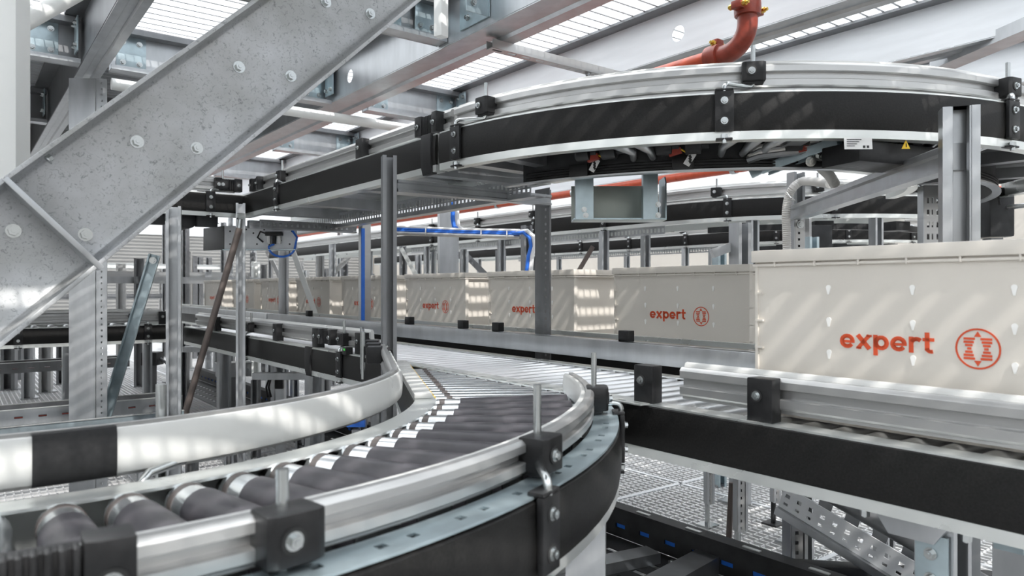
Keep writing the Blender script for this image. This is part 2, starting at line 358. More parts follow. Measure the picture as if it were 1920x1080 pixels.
PM = dict(
 clamp=cmesh('clamp', lambda b: (b.ext([(-.027,-.020),(.027,-.020),(.029,.019),(.020,.024),(-.020,.024),(-.029,.019)], (0,0,.026), (0,0,.074), (-1,0,0)), b.box((0,-.002,.036),(.05,.03,.03))), 'bplast', .003),
 bolt=cmesh('bolt', lambda b: b.hexb((0,0,0), (0,1,0), .0062, .007), 'bolt'),
 ring=cmesh('socket', lambda b: b.tube([(0,.0002,0),(0,.0012,0)], .0125, 18), 'ink'),
 tall=cmesh('tall', lambda b: b.ext([(-.024,-.014),(.024,-.014),(.028,.010),(.028,.024),(-.028,.024),(-.028,.010)], (0,0,-.004), (0,0,.084), (-1,0,0)), 'bplast', .003),
 clip=cmesh('clip', lambda b: (b.box((0,.013,-.049), (.046,.010,.098)), b.box((0,.006,.003), (.044,.024,.006)), b.box((0,.006,-.118), (.04,.024,.006))), 'bplast', .0025),
 stub=cmesh('stub', lambda b: (b.cyl((0,.012,-.112), (0,.012,-.128), .006), b.cyl((0,.012,-.106), (0,.012,-.116), .0085, 6)), 'bolt'),
 cover=cmesh('cover', lambda b: b.ext([(-.001,.004),(.012,.004),(.0145,-.05),(.012,-.10),(.006,-.124),(-.012,-.124),(-.012,-.118),(-.001,-.114)], (.03,0,0), (-.03,0,0), (0,1,0)), 'tape', .002),
 joint=cmesh('joint', lambda b: ([b.box((-.0275+.0092*i, .008, .05), (.0052, .022, .060)) for i in range(7)], b.box((0,-.001,.05), (.062,.020,.056)),
     [b.ext([(-.018,-.014),(.018,-.014),(.018,.020),(.008,.025),(-.018,.025)] if sx > 0 else [(-.018,-.014),(.018,-.014),(.018,.025),(-.008,.025),(-.018,.020)], (sx*.050,0,.018), (sx*.050,0,.084), (-1,0,0)) for sx in (-1,1)]), 'bplast', .002),
)
# the profile along ext(side=-x) puts its second axis outward
def rodmesh(dx, up=.125):
    pts = [V(0,.012,-.03), V(0,.012,.008)]
    for k in range(1, 6):
        a = pi/2*k/5; pts.append(V(dx*.16*(1-math.cos(a)), .012-.012*(1-math.cos(a)), .008+.012*math.sin(a)))
    pts += [V(dx*.5, -.02, .021)]
    for k in range(1, 6):
        a = pi/2*k/5; pts.append(V(dx-dx*.16*(1-math.sin(a)), -.038-.006*math.sin(a), .021+.013*(1-math.cos(a))))
    pts += [V(dx, -.044, .06), V(dx, -.044, up)]
    return M().tube(pts, .0058, 10).mesh('rod', 'bolt')
RODS = {1: rodmesh(.075), -1: rodmesh(-.075), 0: rodmesh(.001)}
def at_frame(T, p, zt, phi):                        # location and heading of a fitting in the thing's own space
    m = WM(T).inverted() @ V(p.x, p.y, zt); return m, phi - pi/2 - T.rotation_euler[2]
def fitting(T, p, zt, phi, rod=1, clip=True, clamp=True, rail=-.05, dz=0, dx=None, tall=None):
    l, r = at_frame(T, p, zt, phi); dx = {1: .075, -1: -.075, 0: 0}[rod]; tall = (not clip) if tall is None else tall
    if clip:
        c = link('panel_clip', PM['clip'], T, l, r)
        for z in (-.024, -.074):
            link('socket', PM['ring'], c, (0, .0178, z)); link('bolt', PM['bolt'], c, (0, .0185, z))
        link('clip_stud', PM['stub'], c, (0,0,0)); link('bent_rod', RODS[rod], c, (0,0,0))
    if clamp:
        R = Matrix.Rotation(r, 3, 'Z'); k = link('rail_clamp', PM['tall' if tall else 'clamp'], T, l + R @ V(dx, rail+.006, dz), r)
        link('socket', PM['ring'], k, (.006, .0245, .05)); link('bolt', PM['bolt'], k, (.006, .0252, .05))
def cover(T, p, zt, phi):
    l, r = at_frame(T, p, zt, phi); link('joint_cover', PM['cover'], T, l, r)
def rjoint(T, p, zt, phi, rail=-.05, dz=0):
    l, r = at_frame(T, p, zt, phi); R = Matrix.Rotation(r, 3, 'Z'); k = link('rail_joint', PM['joint'], T, l + R @ V(0, rail+.004, dz), r)
    for sx in (-.050, .050):
        link('socket', PM['ring'], k, (sx, .0255, .05)); link('bolt', PM['bolt'], k, (sx, .026, .05))
def rollers(T, items, L, r, m, name='roller', taper=0, sleeve=None, band=None, caps=True):
    """items: (x, y, z, heading); each roller is one part, its sleeve and band sub-parts sharing mesh data"""
    me = M().tube([(0,0,0), (.002,0,0), (L-.002,0,0), (L,0,0)], [r*.9, r, r+taper, r*.9+taper], 20).mesh('roller', m)
    sl = M().tube([(sleeve[0],0,0), (sleeve[0]+.001,0,0), (sleeve[1]-.001,0,0), (sleeve[1],0,0)], [r, r+.003, r+.003+taper, r+taper], 20).mesh('sleeve', 'rubber') if sleeve else None
    bd = M().tube([(band[0],0,0), (band[1],0,0)], r+.0012, 20).mesh('band', 'cap') if band else None
    sh = M().tube([(-.03,0,0), (0.001,0,0)], r*.45, 10).mesh('shaft', 'dark')
    for x, y, z, h in items:
        o = link(name, me, T, WM(T).inverted() @ V(x, y, z), h)
        if sl: link('sleeve', sl, o)
        if bd: link('end_band', bd, o); link('shaft', sh, o)
Z0 = -.259                                           # lower level frame top
Z1 = .484                                            # upper level frame top
X1, X1F = 1.23, 1.70
# ---------------------------------------------------------------- long straight conveyor, lower level
T = thing('roller_conveyor', 'long black-sided roller conveyor passing from lower right to far left', 'conveyor', (1.46, 2.4, FLOOR))
ST = T
near = [V(X1, 5.22, 0), V(X1, -.6, 0)]; far = [V(X1F, -.6, 0), V(X1F, 5.7, 0)]
side(T, near, Z0); side(T, far, Z0)
guide(T, [V(X1, 5.15, 0), V(X1, 2.6, 0)], Z0); guide(T, [V(X1, 1.045, 0), V(X1, -.6, 0)], Z0, -.036)
b = M(); b.box((1.722, 1.9, -.206), (.022, 6.2, .062)); b.box((1.741, 1.9, -.177), (.05, 6.2, .004)); part(T, 'flat_guide_rail', b, 'galv', .002, 'plain grey flat guide rail')
b = M(); b.box((1.722, 6.42, -.206), (.022, 2.8, .062)); b.box((1.741, 6.42, -.177), (.05, 2.8, .004)); part(T, 'flat_guide_rail', b, 'galv', .002)
rollers(T, [(1.255, -.55+.0625*i, Z0-.026, 0) for i in range(92)], .425, .025, 'steel')
b = M(); b.slots((1.20, 1.1, Z0+.002), (0,1,0), (1,0,0), 1.15, .03, [(.010, .022)], .05, .028, .003); part(T, 'slotted_edge_strip', b, 'lip')
W = -pi
for y, rod in ((2.72, 1), (3.9, 1)): fitting(T, V(X1, y, 0), Z0, W, rod)
for y in (2.62, 3.05, 3.55, 4.6): fitting(T, V(X1, y, 0), Z0, W, 0, clip=False)
o = part(T, 'sensor', M().box((X1-.004, 2.66, Z0+.012), (.03, .035, .03)), 'bplast', .003); part(o, 'led', M().box((X1-.0205, 2.655, Z0+.018), (.002, .012, .008)), 'led')
rjoint(T, V(X1, 2.95, 0), Z0, W); cover(T, V(X1, 3.05, 0), Z0, W)
for px, py in ((1202, 742), (1420, 780)): fitting(T, V(X1, aX(px, py, X1-.0).y, 0), Z0, W, 0, clip=False, rail=-.036)
for y in (.5,):
    pass
def channel_leg(T, x, y, z0, z1, sd=(-1,0,0), w_=.045, h=.075, m='galv', plate=True):
    b = M(); b.ext(cprof(w_, h, .003, .014), (x, y, z0), (x, y, z1), sd); o = part(T, 'leg', b, m)
    return o
yL = aX(1722, 1040, 1.28).y
for x, y in ((1.30, yL), (1.63, yL), (1.30, 3.2), (1.63, 3.2), (1.30, 4.6), (1.63, 4.6)):
    o = channel_leg(T, x, y, FLOOR, Z0-.116, (0,-1,0), .06, .07)
    if y < 1:
        q = part(o, 'splice_plate', M().box((x-.042, y-.03, -.45), (.006, .05, .10)), 'zinc', .001)
    else: part(o, 'foot', M().box((x, y-.02, FLOOR+.005), (.09, .09, .01)), 'galv')
T2 = part(T, 'leg_bracket', M().ext([(-.06,0),(.06,0),(.036,-.035),(-.036,-.035)], (1.31, yL, -.379), (1.25, yL, -.379), (0,1,0)).box((1.28, yL, -.376), (.09, .19, .006)), 'galv', .002, None, 2, 20)
for y, z in ((yL-.08, -.38), (yL+.08, -.38)): part(T2, 'bolt', M().hexb((1.26, y, -.381), (0,0,-1), .008, .016), 'bolt')
for z in (-.43, -.47): part(T2, 'bolt', M().hexb((1.254, yL-.03, z), (-1,0,0), .007, .01), 'bolt')
for y0, y1 in ((.2, .9), (3.0, 3.4)):
    pass
# ---------------------------------------------------------------- tote conveyor behind it
T = thing('tote_conveyor', 'roller conveyor carrying the line of cream totes', 'conveyor', (2.2, 3.5, FLOOR)); TC = T
side(T, [V(1.955, 9.2, 0), V(1.955, -.6, 0)], Z0); side(T, [V(2.49, -.6, 0), V(2.49, 9.2, 0)], Z0)
rollers(T, [(1.985, -.5+.1*i, Z0-.024, 0) for i in range(97)], .47, .024, 'steel')
b = M(); b.box((1.95, 4.2, -.180), (.03, 9.6, .016)); part(T, 'edge_strip', b, 'lip')
b = M(); b.box((2.47, 4.2, -.16), (.02, 9.6, .05)); part(T, 'far_guide_rail', b, 'alu')
for px in (1165, 925, 760, 573, 860): 
    p = aX(px, 600, 1.725); part(ST, 'stop_block', M().box((1.748, p.y, -.157), (.03, .045, .036)), 'bplast', .003)
for y in (1.2, 3.0, 5.2, 7.2):
    for x in (1.97, 2.47): part(T, 'leg', M().ext(cprof(.05, .05, .003, .012), (x, y, FLOOR), (x, y, Z0-.115), (0,-1,0)), 'galv')
for p in (aD(823, 600, 3.1), aD(1040, 600, 2.9)):
    pass
# ---------------------------------------------------------------- the near curve that merges in
CC = (.10, 1.92); RO, RI = 1.305, .875
T = thing('curve_conveyor', 'near curved roller conveyor with dark ribbed rollers merging into the long line', 'conveyor', (.4, 1.0, FLOOR)); CV = T
dirv = V(.5, .8660254, 0)
def pol(r, a, z=0): return V(CC[0]+r*math.cos(math.radians(a)), CC[1]+r*math.sin(math.radians(a)), z)
outer = arc(CC, RO, -118, -31.5)
P = [V(p.x, p.y, Z0) for p in outer]
def fo(u, v, w_): return V(CC[0]+(RO+.003-v)*math.cos(u), CC[1]+(RO+.003-v)*math.sin(u), Z0-w_)
ub = []; a = -118
while a < -32: ub += [a, a+2.1, a+2.5+.15, a+4.0, a+4.55]; a += 5.2
ub = [math.radians(x) for x in ub]
part(T, 'hole_shade_strip', M().sweep(P, [(-.006,-.012),(-.006,-.09),(-.046,-.09),(-.046,-.012)]), 'dark')  # added dark strip so the square holes look shaded inside
part(T, 'slotted_frame_top', M().grid(fo, ub, [0, .019, .030, .05], lambda i, j: i % 5 in (1, 3) and j == 1, .0035), 'zinc', 0, 'bright frame top with pairs of square holes')
side(T, outer, Z0-.003, True, False)
part(T, 'lower_frame_edge', M().sweep([p+V(0,0,-.003) for p in P], [(.004,-.098),(.004,-.114),(-.03,-.114),(-.03,-.098)]), 'lip')
P = [V(p.x, p.y, Z0) for p in arc(CC, RO, -118, -28.5)]
part(T, 'guide_rail', M().sweep(P, [(a-.045, b*.72+.002) for a, b in RLP]), 'alu', ang=22)
part(T, 'wear_strip', M().sweep(P, [(a-.045, b*.66-.002) for a, b in WSP]), 'white')
# curled end of the outer wear strip by the long line
inl = pol(RI, -34); sdir = (V(1.205, 2.245, 0)-inl).normalized(); inn = [V(1.205, 2.245, 0)] + list(reversed(arc(CC, RI, -118, -34)))
side(T, inn, Z0+.006)
gi = pol(RI-.045, -34); ginn = [V(1.185, 2.29, 0)] + list(reversed(arc(CC, RI-.045, -118, -34)))
PG = [V(p.x, p.y, Z0) for p in ginn]
part(T, 'wear_strip', M().sweep(PG, [(-.004,.014),(-.004,.070),(-.007,.074),(-.011,.073),(-.0135,.066),(-.0145,.045),(-.0135,.022),(-.011,.014),(-.007,.013)]), 'white', 0, 'white inner guard strip')
part(T, 'guide_rail', M().sweep(PG, off(RLP, .014, .008)), 'alu')
def sleeve_at(r0, a0, a1):
    part(T, 'strip_sleeve', M().sweep([V(p.x, p.y, Z0) for p in reversed(arc(CC, r0, a0, a1, 0, 8))], [(-.002,.011),(-.002,.074),(-.006,.0775),(-.013,.0765),(-.016,.068),(-.017,.045),(-.016,.020),(-.013,.011),(-.006,.0095)]), 'tape', 0, 'black sleeve joining the white guard strip')
sleeve_at(RI-.045, -91.6, -85.2)
q = ginn[0]; d0 = -sdir
part(T, 'strip_sleeve', M().sweep([V(q.x, q.y, Z0)+d0*.30, V(q.x, q.y, Z0)+d0*.40], [(-.002,.011),(-.002,.074),(-.006,.0775),(-.013,.0765),(-.016,.068),(-.017,.045),(-.016,.020),(-.013,.011),(-.006,.0095)]), 'tape')
rollers(T, [(*pol(.915, a)[:2], Z0-.020, math.radians(a)) for a in [-90-8.7+8.7+4.35*i for i in range(14)]], .305, .026, 'chrome', 'grooved_roller', .006, (.058, .303), (.012, .024))
rollers(T, [(*pol(.915, a)[:2], Z0-.020, math.radians(a)) for a in (-94.6, -99, -103.5, -108)], .305, .027, 'chrome', 'plain_roller', .004)
it = []
for i in range(19):
    t = .050+.046*i; s0 = inl + sdir*t + V(.866,-.5,0)*.052
    Ls = min(.42, (1.205 - s0.x)/.866)
    if Ls > .03:
        e = V(s0.x, s0.y, Z0-.022)
        o = part(T, 'plain_roller', M().cyl(e, e+V(.866,-.5,0)*Ls, .0225, 18), 'chrome')
        part(o, 'end_band', M().cyl(e+V(.866,-.5,0)*.028, e+V(.866,-.5,0)*.042, .0235, 18), 'cap')
pb = inl + V(.866,-.5,0)*.047
part(T, 'drive_belt', M().tube([V(pb.x,pb.y,Z0+.003)+sdir*.05, V(pb.x,pb.y,Z0+.003)+sdir*.78], .0028, 8), 'yellow', 0, 'thin yellow drive belt')
# scalloped cover blocks along the inner edge of the straight stretch
for i in range(13):
    e = inl + sdir*(.02+.06*i) + V(.866,-.5,0)*.018
    part(T, 'cover_block', M().bar(V(e.x,e.y,Z0+.012), V(e.x,e.y,Z0+.012)+sdir*.055, .042, .012, V(.866,-.5,0)), 'white', .004)
for a, rod in ((-77.5, 1), (-50, -1)):
    pass
def fit_curve(a_clip, rod, clip=True, clamp=True): fitting(CV, pol(RO, a_clip), Z0, math.radians(a_clip), rod, clip, clamp, -.045, -.018, tall=False)
def fang(px, py, r=RO-.045, z=Z0+.03): p = aZ(px, py, z); return math.degrees(math.atan2(p.y-CC[1], p.x-CC[0]))
aF = fang(552, 1010)
fit_curve(fang(1082, 935, RO, Z0), -1); fit_curve(aF, 0, clip=False); fit_curve(fang(1188, 775, RO, Z0), 0)
# clamp beside the long rod nearest the viewer
q = pol(RO-.040, aF-.2); part(CV, 'clamp_rod', M().cyl((q.x, q.y, Z0-.01), (q.x, q.y, Z0+.092), .0062, 14), 'bolt')
rjoint(CV, pol(RO, -92.4), Z0, math.radians(-92.4), -.045, -.018)
q = pol(RO-.04, -40.5)
for t in (.46, .60, .74):                            # brackets and studs behind the white guard on the inner side
    e = ginn[0] - sdir*(t-.43)*1.0 + V(-.866,.5,0)*.035
    k = part(CV, 'rail_clamp', M().bar(V(e.x,e.y,Z0+.055)-V(-.5,-.866,0)*.03, V(e.x,e.y,Z0+.055)+V(-.5,-.866,0)*.03, .045, .05, V(.866,-.5,0)), 'bplast', .003)
    part(k, 'clamp_rod', M().cyl((e.x-.03, e.y+.018, Z0-.02), (e.x-.03, e.y+.018, Z0+.125), .0062), 'bolt')
e = pol(RI-.085, -80); part(CV, 'clamp_rod', M().cyl((e.x, e.y, Z0-.02), (e.x, e.y, Z0+.12), .0075), 'bolt')
h0 = pol(RI-.01, -83.5); h1 = pol(RI-.06, -77)
part(CV, 'bent_rod', M().tube([(h0.x, h0.y, Z0-.03), (h0.x, h0.y, Z0+.004), (h0.x*.9+h1.x*.1, h0.y*.9+h1.y*.1, Z0+.012), (h1.x, h1.y, Z0+.014), (h1.x+.012, h1.y+.014, Z0+.03)], .006), 'bolt')
# big moulded bumper at the merge tip and the legs
for a in (-47, -105):
    p = pol(RO-.06, a); o = part(CV, 'leg', M().ext(cprof(.045, .075, .003, .014), (p.x, p.y, FLOOR), (p.x, p.y, Z0-.118), V(-math.sin(math.radians(a)), math.cos(math.radians(a)), 0)), 'galv')
    part(o, 'foot', M().box((p.x, p.y, FLOOR+.005), (.1, .1, .01)), 'galv')
    part(o, 'top_plate', M().box((p.x, p.y, Z0-.121), (.09, .09, .006), math.radians(a)), 'galv')
for a in (-60, -100):
    p = pol(RI+.03, a); part(CV, 'leg', M().ext(cprof(.045, .06, .003, .014), (p.x, p.y, FLOOR), (p.x, p.y, Z0-.112), (1,0,0)), 'galv')
# added dark sheet that stands in for the shade under the rollers
part(CV, 'dark_shade_sheet', M().sweep([V(p.x,p.y,Z0) for p in arc(CC, 1.09, -118, -32)], [(-.19,-.09),(.19,-.09),(.19,-.095),(-.19,-.095)]), 'dark')
# ---------------------------------------------------------------- upper conveyors
UX = 1.20; UC = (2.44, 1.93); UR, URI = 1.24, .775
def upol(r, a, z=0): return V(UC[0]+r*math.cos(math.radians(a)), UC[1]+r*math.sin(math.radians(a)), z)
T = thing('upper_conveyor', 'raised straight roller conveyor above the long line, on slotted posts', 'conveyor', (1.43, 3.1, Z1-.12)); UP = T
side(T, [V(UX, 3.86, 0), V(UX, 1.95, 0)], Z1); side(T, [V(1.665, 1.95, 0), V(1.665, 4.42, 0)], Z1)
guide(T, [V(UX, 3.84, 0), V(UX, 1.95, 0)], Z1); guide(T, [V(1.665, 1.95, 0), V(1.665, 4.3, 0)], Z1)
rollers(T, [(1.225, 2.0+.06*i, Z1-.027, 0) for i in range(40)], .42, .025, 'steel')
for y, z in ((2.03, 0), (2.5, 0), (3.1, 0), (3.6, 0)):
    part(T, 'cross_member', M().bar((1.21, y, Z1-.098), (1.65, y, Z1-.098), .05, .045, (0,1,0)), 'galv')
b = M(); b.slots((1.60, 1.98, Z1-.165), (0,1,0), (0,0,1), 2.3, .075, [(.018,.030),(.036,.060)], .026, .016, .003); part(T, 'slotted_side_plate', b, 'galv')
b = M(); b.box((1.62, 3.1, Z1-.165), (.05, 2.3, .003)); part(T, 'cable_tray_base', b, 'galv')
W = pi
fitting(T, V(UX, 3.35, 0), Z1, W, 1); fitting(T, V(UX, 2.55, 0), Z1, W, 0, clip=False)
rjoint(T, V(UX, 2.06, 0), Z1, W); cover(T, V(UX, 2.0, 0), Z1, W); 
rjoint(T, V(UX, 3.78, 0), Z1, W)
# its perpendicular feed
T = thing('feed_conveyor', 'raised black-sided conveyor meeting the corner from behind the stringer', 'conveyor', (.9, 4.1, Z1-.12)); FD = T
side(T, [V(.62, 3.86, 0), V(UX, 3.86, 0)], Z1); side(T, [V(UX, 4.34, 0), V(.62, 4.34, 0)], Z1)
guide(T, [V(.62, 3.86, 0), V(UX-.03, 3.86, 0)], Z1); 
rollers(T, [(.66+.07*i, 3.89, Z1-.027, pi/2) for i in range(8)], .42, .025, 'steel')
fitting(T, V(1.03, 3.86, 0), Z1, -pi/2, -1); rjoint(T, V(1.13, 3.86, 0), Z1, -pi/2)
for x in (.75, 1.0): part(T, 'drive_unit', M().cyl((x-.05, 3.95, Z1-.14), (x-.05, 4.2, Z1-.14), .04).box((x+.03, 3.93, Z1-.14), (.10, .05, .06)), 'dark', .003)
for x in (.68, .85, 1.05): part(T, 'cross_member', M().bar((x, 3.87, Z1-.10), (x, 4.32, Z1-.10), .05, .04, (1,0,0)), 'galvd')
# upper curve
T = thing('upper_curve_conveyor', 'raised black-banded curve conveyor sweeping across the upper right', 'conveyor', (2.44, 1.93, Z1-.12)); UV = T
co = arc(UC, UR, 180, 320); ci = list(reversed(arc(UC, URI, 180, 320)))
side(T, co, Z1); side(T, ci, Z1)
guide(T, co, Z1); guide(T, ci, Z1)
rollers(T, [(*upol(URI+.02, a)[:2], Z1-.027, math.radians(a)) for a in [182+4.4*i for i in range(31)]], .42, .023, 'steel', 'grooved_roller', .006, (.05, .41))
part(T, 'dark_shade_sheet', M().sweep([V(p.x,p.y,Z1) for p in arc(UC, 1.0, 189, 319)], [(-.19,-.058),(.215,-.058),(.215,-.064),(-.19,-.064)]), 'dark')  # added dark sheet giving the cavity below the upper rollers its shade
part(T, 'belt_housing', M().sweep([V(p.x,p.y,Z1) for p in arc(UC, 1.03, 188, 318)], [(.0,-.075),(.006,-.075),(.006,-.155),(.0,-.155)]), 'dark')
part(T, 'drive_belt', M().sweep([V(p.x,p.y,Z1) for p in arc(UC, 1.04, 189, 318)], sum(([(.004,-.124-.008*i),(.004,-.129-.008*i),(-.001,-.130-.008*i),(-.001,-.1315-.008*i)] for i in range(4)), [])+[(-.004,-.157),(-.004,-.124)]), 'bplast', 0, 'ridged black drive belt')
part(T, 'lower_ring', M().sweep([V(p.x,p.y,Z1) for p in arc(UC, 1.04, 184, 319)], [(-.014,-.157),(.012,-.157),(.012,-.162),(-.014,-.162)]), 'galv')
for a in (185, 192, 231, 272, 292):
    p0, p1 = upol(.80, a, Z1-.095), upol(1.22, a, Z1-.095); part(T, 'cross_member', M().bar(p0, p1, .045, .035, V(-math.sin(math.radians(a)), math.cos(math.radians(a)), 0)), 'galvd' if a > 190 else 'galv')
for i, a in enumerate((202, 206, 214, 218, 231.5, 236, 247)):
    r_ = math.radians(a); tg = V(-math.sin(r_), math.cos(r_), 0); p = upol(1.095, a, Z1-.100)
    o = part(T, 'roller_motor', M().tube([p-tg*.022, p-tg*.02, p+tg*.02, p+tg*.022], [.012,.024,.024,.012], 16).cyl(p+tg*.02, p+tg*.04, .012, 12), 'bplast')
    if i % 2 == 0: part(o, 'red_plug', M().bar(p+tg*.012-V(0,0,.02), p+tg*.045-V(0,0,.012), .016, .014, V(0,0,1)), 'redcap'); part(o, 'yellow_wire', M().tube([p+tg*.045-V(0,0,.01), p+tg*.06-V(0,0,.02), p+tg*.07-V(0,0,.005)], .0025, 6), 'yellow')
for a in (200, 216.5, 237):
    p = upol(1.052, a, Z1-.140); r_ = math.radians(a); tg = V(-math.sin(r_), math.cos(r_), 0)
    o = part(T, 'belt_clip', M().bar(p-tg*.03, p+tg*.03, .012, .036, V(math.cos(r_),math.sin(r_),0)), 'bplast', .002)
for a in (203, 217.5, 240):
    p = upol(1.066, a, Z1-.130); r_ = math.radians(a); tg = V(-math.sin(r_), math.cos(r_), 0); nv = V(math.cos(r_),math.sin(r_),0)
    o = part(T, 'hang_tag', M().bar(p+V(0,0,.014)+tg*.010, p-V(0,0,.018)-tg*.010, .018, .0015, tg), 'label', 0, 'white hanging tag')
    for k in range(3): part(o, 'print_line', M().bar(p+V(0,0,.006-.007*k)+nv*.0012+tg*.004, p+V(0,0,.003-.007*k)+nv*.0012-tg*.002, .010, .0006, nv.cross(tg)), 'ink')
    part(o, 'tag_string', M().tube([p+V(0,0,.012)+tg*.010, p+V(0,0,.024)+tg*.018], .0015, 6), 'label')
for a in (209, 212, 222, 225, 228, 241, 244, 251, 255, 259):   # pressed brackets below the rollers
    r_ = math.radians(a); tg = V(-math.sin(r_), math.cos(r_), 0); nv = V(math.cos(r_),math.sin(r_),0); p = upol(1.05, a, Z1-.120)
    part(T, 'pressed_bracket', M().tube([p, p+nv*.05+V(0,0,.012)+tg*.01*(a % 2), p+nv*.12+V(0,0,.030)+tg*.03*(1-a % 3)], [.009,.012,.018], 10), 'steel')
for a, rod in ((214.5, 0), (237, 1), (303, 1)): pass
def uang(px, py): p = aZ(px, py, Z1); return math.degrees(math.atan2(p.y-UC[1], p.x-UC[0])) % 360
for px, py, rod in ((836, 240, 1), (1356, 176, 1), (1897, 190, 1)):
    a = uang(px, py) if px > 900 else 184.5
    fitting(T, upol(UR, a), Z1, math.radians(a), -rod, dz=.006)
# control box, label and warning sign under it
p0, p1 = aD(1575, 262, 1.83), aD(1745, 262, 1.95)
o = part(T, 'control_box', M().bar(V(p0.x,p0.y,.336), V(p1.x,p1.y,.336), .12, .052, (p1-p0).cross(V(0,0,1))), 'bplast', .003, 'black control box under the curve')
f0, f1 = aD(1583, 269, 1.72), aD(1635, 269, 1.75); n_ = (f1-f0).cross(V(0,0,1)).normalized()
lb = part(o, 'rating_label', M().bar(f0, f1, .0015, .027, n_), 'label', 0, 'white rating label')
for k in range(4): part(lb, 'print_line', M().bar(f0+(f1-f0)*.08+n_*.001+V(0,0,.009-.005*k), f0+(f1-f0)*(.6-.08*k)+n_*.001+V(0,0,.009-.005*k), .001, .0016, n_), 'ink')
for k in (0, 1): part(lb, 'print_mark', M().bar(f0+(f1-f0)*(.66+.14*k)+n_*.001+V(0,0,-.008), f0+(f1-f0)*(.74+.14*k)+n_*.001+V(0,0,-.008), .001, .006, n_), 'ink')
t0 = aD(1699, 272, 1.80); r_ = (aD(1712, 272, 1.805)-t0).normalized()
wt = part(o, 'warning_sign', M().add([t0-r_*.012-V(0,0,.009), t0+r_*.012-V(0,0,.009), t0+V(0,0,.012), t0-r_*.012-V(0,0,.009)-n_*.002, t0+r_*.012-V(0,0,.009)-n_*.002, t0+V(0,0,.012)-n_*.002], [(0,1,2),(3,4,5),(0,1,4,3),(1,2,5,4),(2,0,3,5)]), 'yellow', 0, 'yellow warning triangle')
part(wt, 'bolt_mark', M().bar(t0+V(0,0,.004)+n_*.0008, t0-V(0,0,.005)+n_*.0008, .002, .001, r_), 'ink')
# open sheet-metal box hung below the curve
T = thing('sheet_metal_box', 'open grey sheet metal box hanging under the upper curve', 'box', (1.62, 1.55, .2)); 
A, B = aD(1076, 412, 2.25), aD(1250, 412, 2.25); ux = (B-A); L = ux.length; ux.normalize(); ny = V(-ux.y, ux.x, 0)   # ny points away from the viewer
zb, zt = .20, .345
part(T, 'back_plate', M().bar(A+ny*.10+ux*.0+V(0,0,.06), B+ny*.10-ux*.015+V(0,0,.06), .004, .115, ny), 'boxgr', .0005)
part(T, 'base_plate', M().bar(A+ny*.05+V(0,0,.003), B+ny*.05+V(0,0,.003), .10, .005, ny), 'zinc', .0005)
part(T, 'left_upright', M().ext(cprof(.055, .03, .003, .001), A+ux*.004+V(0,0,.0), A+ux*.004+V(0,0,.15), ux), 'zinc')
part(T, 'right_upright', M().ext(cprof(.045, .03, .003, .001), A+ux*(L-.075)+V(0,0,.0), A+ux*(L-.075)+V(0,0,.16), ux), 'zinc')
part(T, 'right_cheek', M().ext([(-.05,0),(.05,0),(.05,.115),(.035,.135),(-.05,.135)], A+ux*(L-.004)+ny*.05, A+ux*L+ny*.05, -ny), 'zinc')
for dx, dz in ((.035, .012), (L-.03, .012), (L-.03, .045), (.03,.03)): part(T, 'bolt', M().hexb(A+ux*dx-ny*.016+V(0,0,dz), -ny, .006, .008), 'bolt')
# ---------------------------------------------------------------- totes
def ribbon(pts, w_):                                # flat stroke as 2-D quads
    out = []
    for i in range(len(pts)-1):
        (x0,y0),(x1,y1) = pts[i], pts[i+1]; dx, dy = x1-x0, y1-y0; l = math.hypot(dx,dy) or 1; e = .10*w_
        nx, ny = -dy/l*w_/2, dx/l*w_/2; ex, ey = dx/l*e, dy/l*e
        out.append([(x0+nx-ex,y0+ny-ey),(x0-nx-ex,y0-ny-ey),(x1-nx+ex,y1-ny+ey),(x1+nx+ex,y1+ny+ey)])
    return out
def ringp(cx, cy, rx, ry, a0, a1, n=14): return [(cx+rx*math.cos(math.radians(a0+(a1-a0)*i/n)), cy+ry*math.sin(math.radians(a0+(a1-a0)*i/n))) for i in range(n+1)]
SW = .27
def glyph(c):
    if c == 'e': return ribbon(ringp(.47,.5,.36,.37,5,322), SW) + ribbon([(.2,.47),(.94,.47)], .17), 1.08
    if c == 'x': return ribbon([(.10,.95),(.82,.05)], .30) + ribbon([(.10,.05),(.82,.95)], .24) + ribbon([(0,.07),(.3,.07)], .14) + ribbon([(.66,.93),(.98,.93)], .14), 1.08
    if c == 'p': return ribbon([(.14,-.36),(.14,1.0)], SW) + ribbon(ringp(.50,.5,.34,.37,-180,180), SW), 1.08
    if c == 'r': return ribbon([(.14,0),(.14,1.0)], SW) + ribbon(ringp(.46,.55,.32,.34,150,50,8), SW), .80
    if c == 't': return ribbon([(.26,.2),(.26,1.32)], SW) + ribbon([(.02,.88),(.64,.88)], .22) + ribbon(ringp(.48,.30,.22,.19,180,290,8), .24), .74
def flat(mb, polys, fn, t=.0007):
    for p in polys:
        n = len(p); vs = [fn(x, y, 0) for x, y in p] + [fn(x, y, t) for x, y in p]
        mb.add(vs, [list(range(n)), list(range(n, 2*n))] + [(i, (i+1) % n, n+(i+1) % n, n+i) for i in range(n)])
TL, TW, TH, TB = .605, .40, .272, -.064               # length, width, height over the base step, stacking base below it
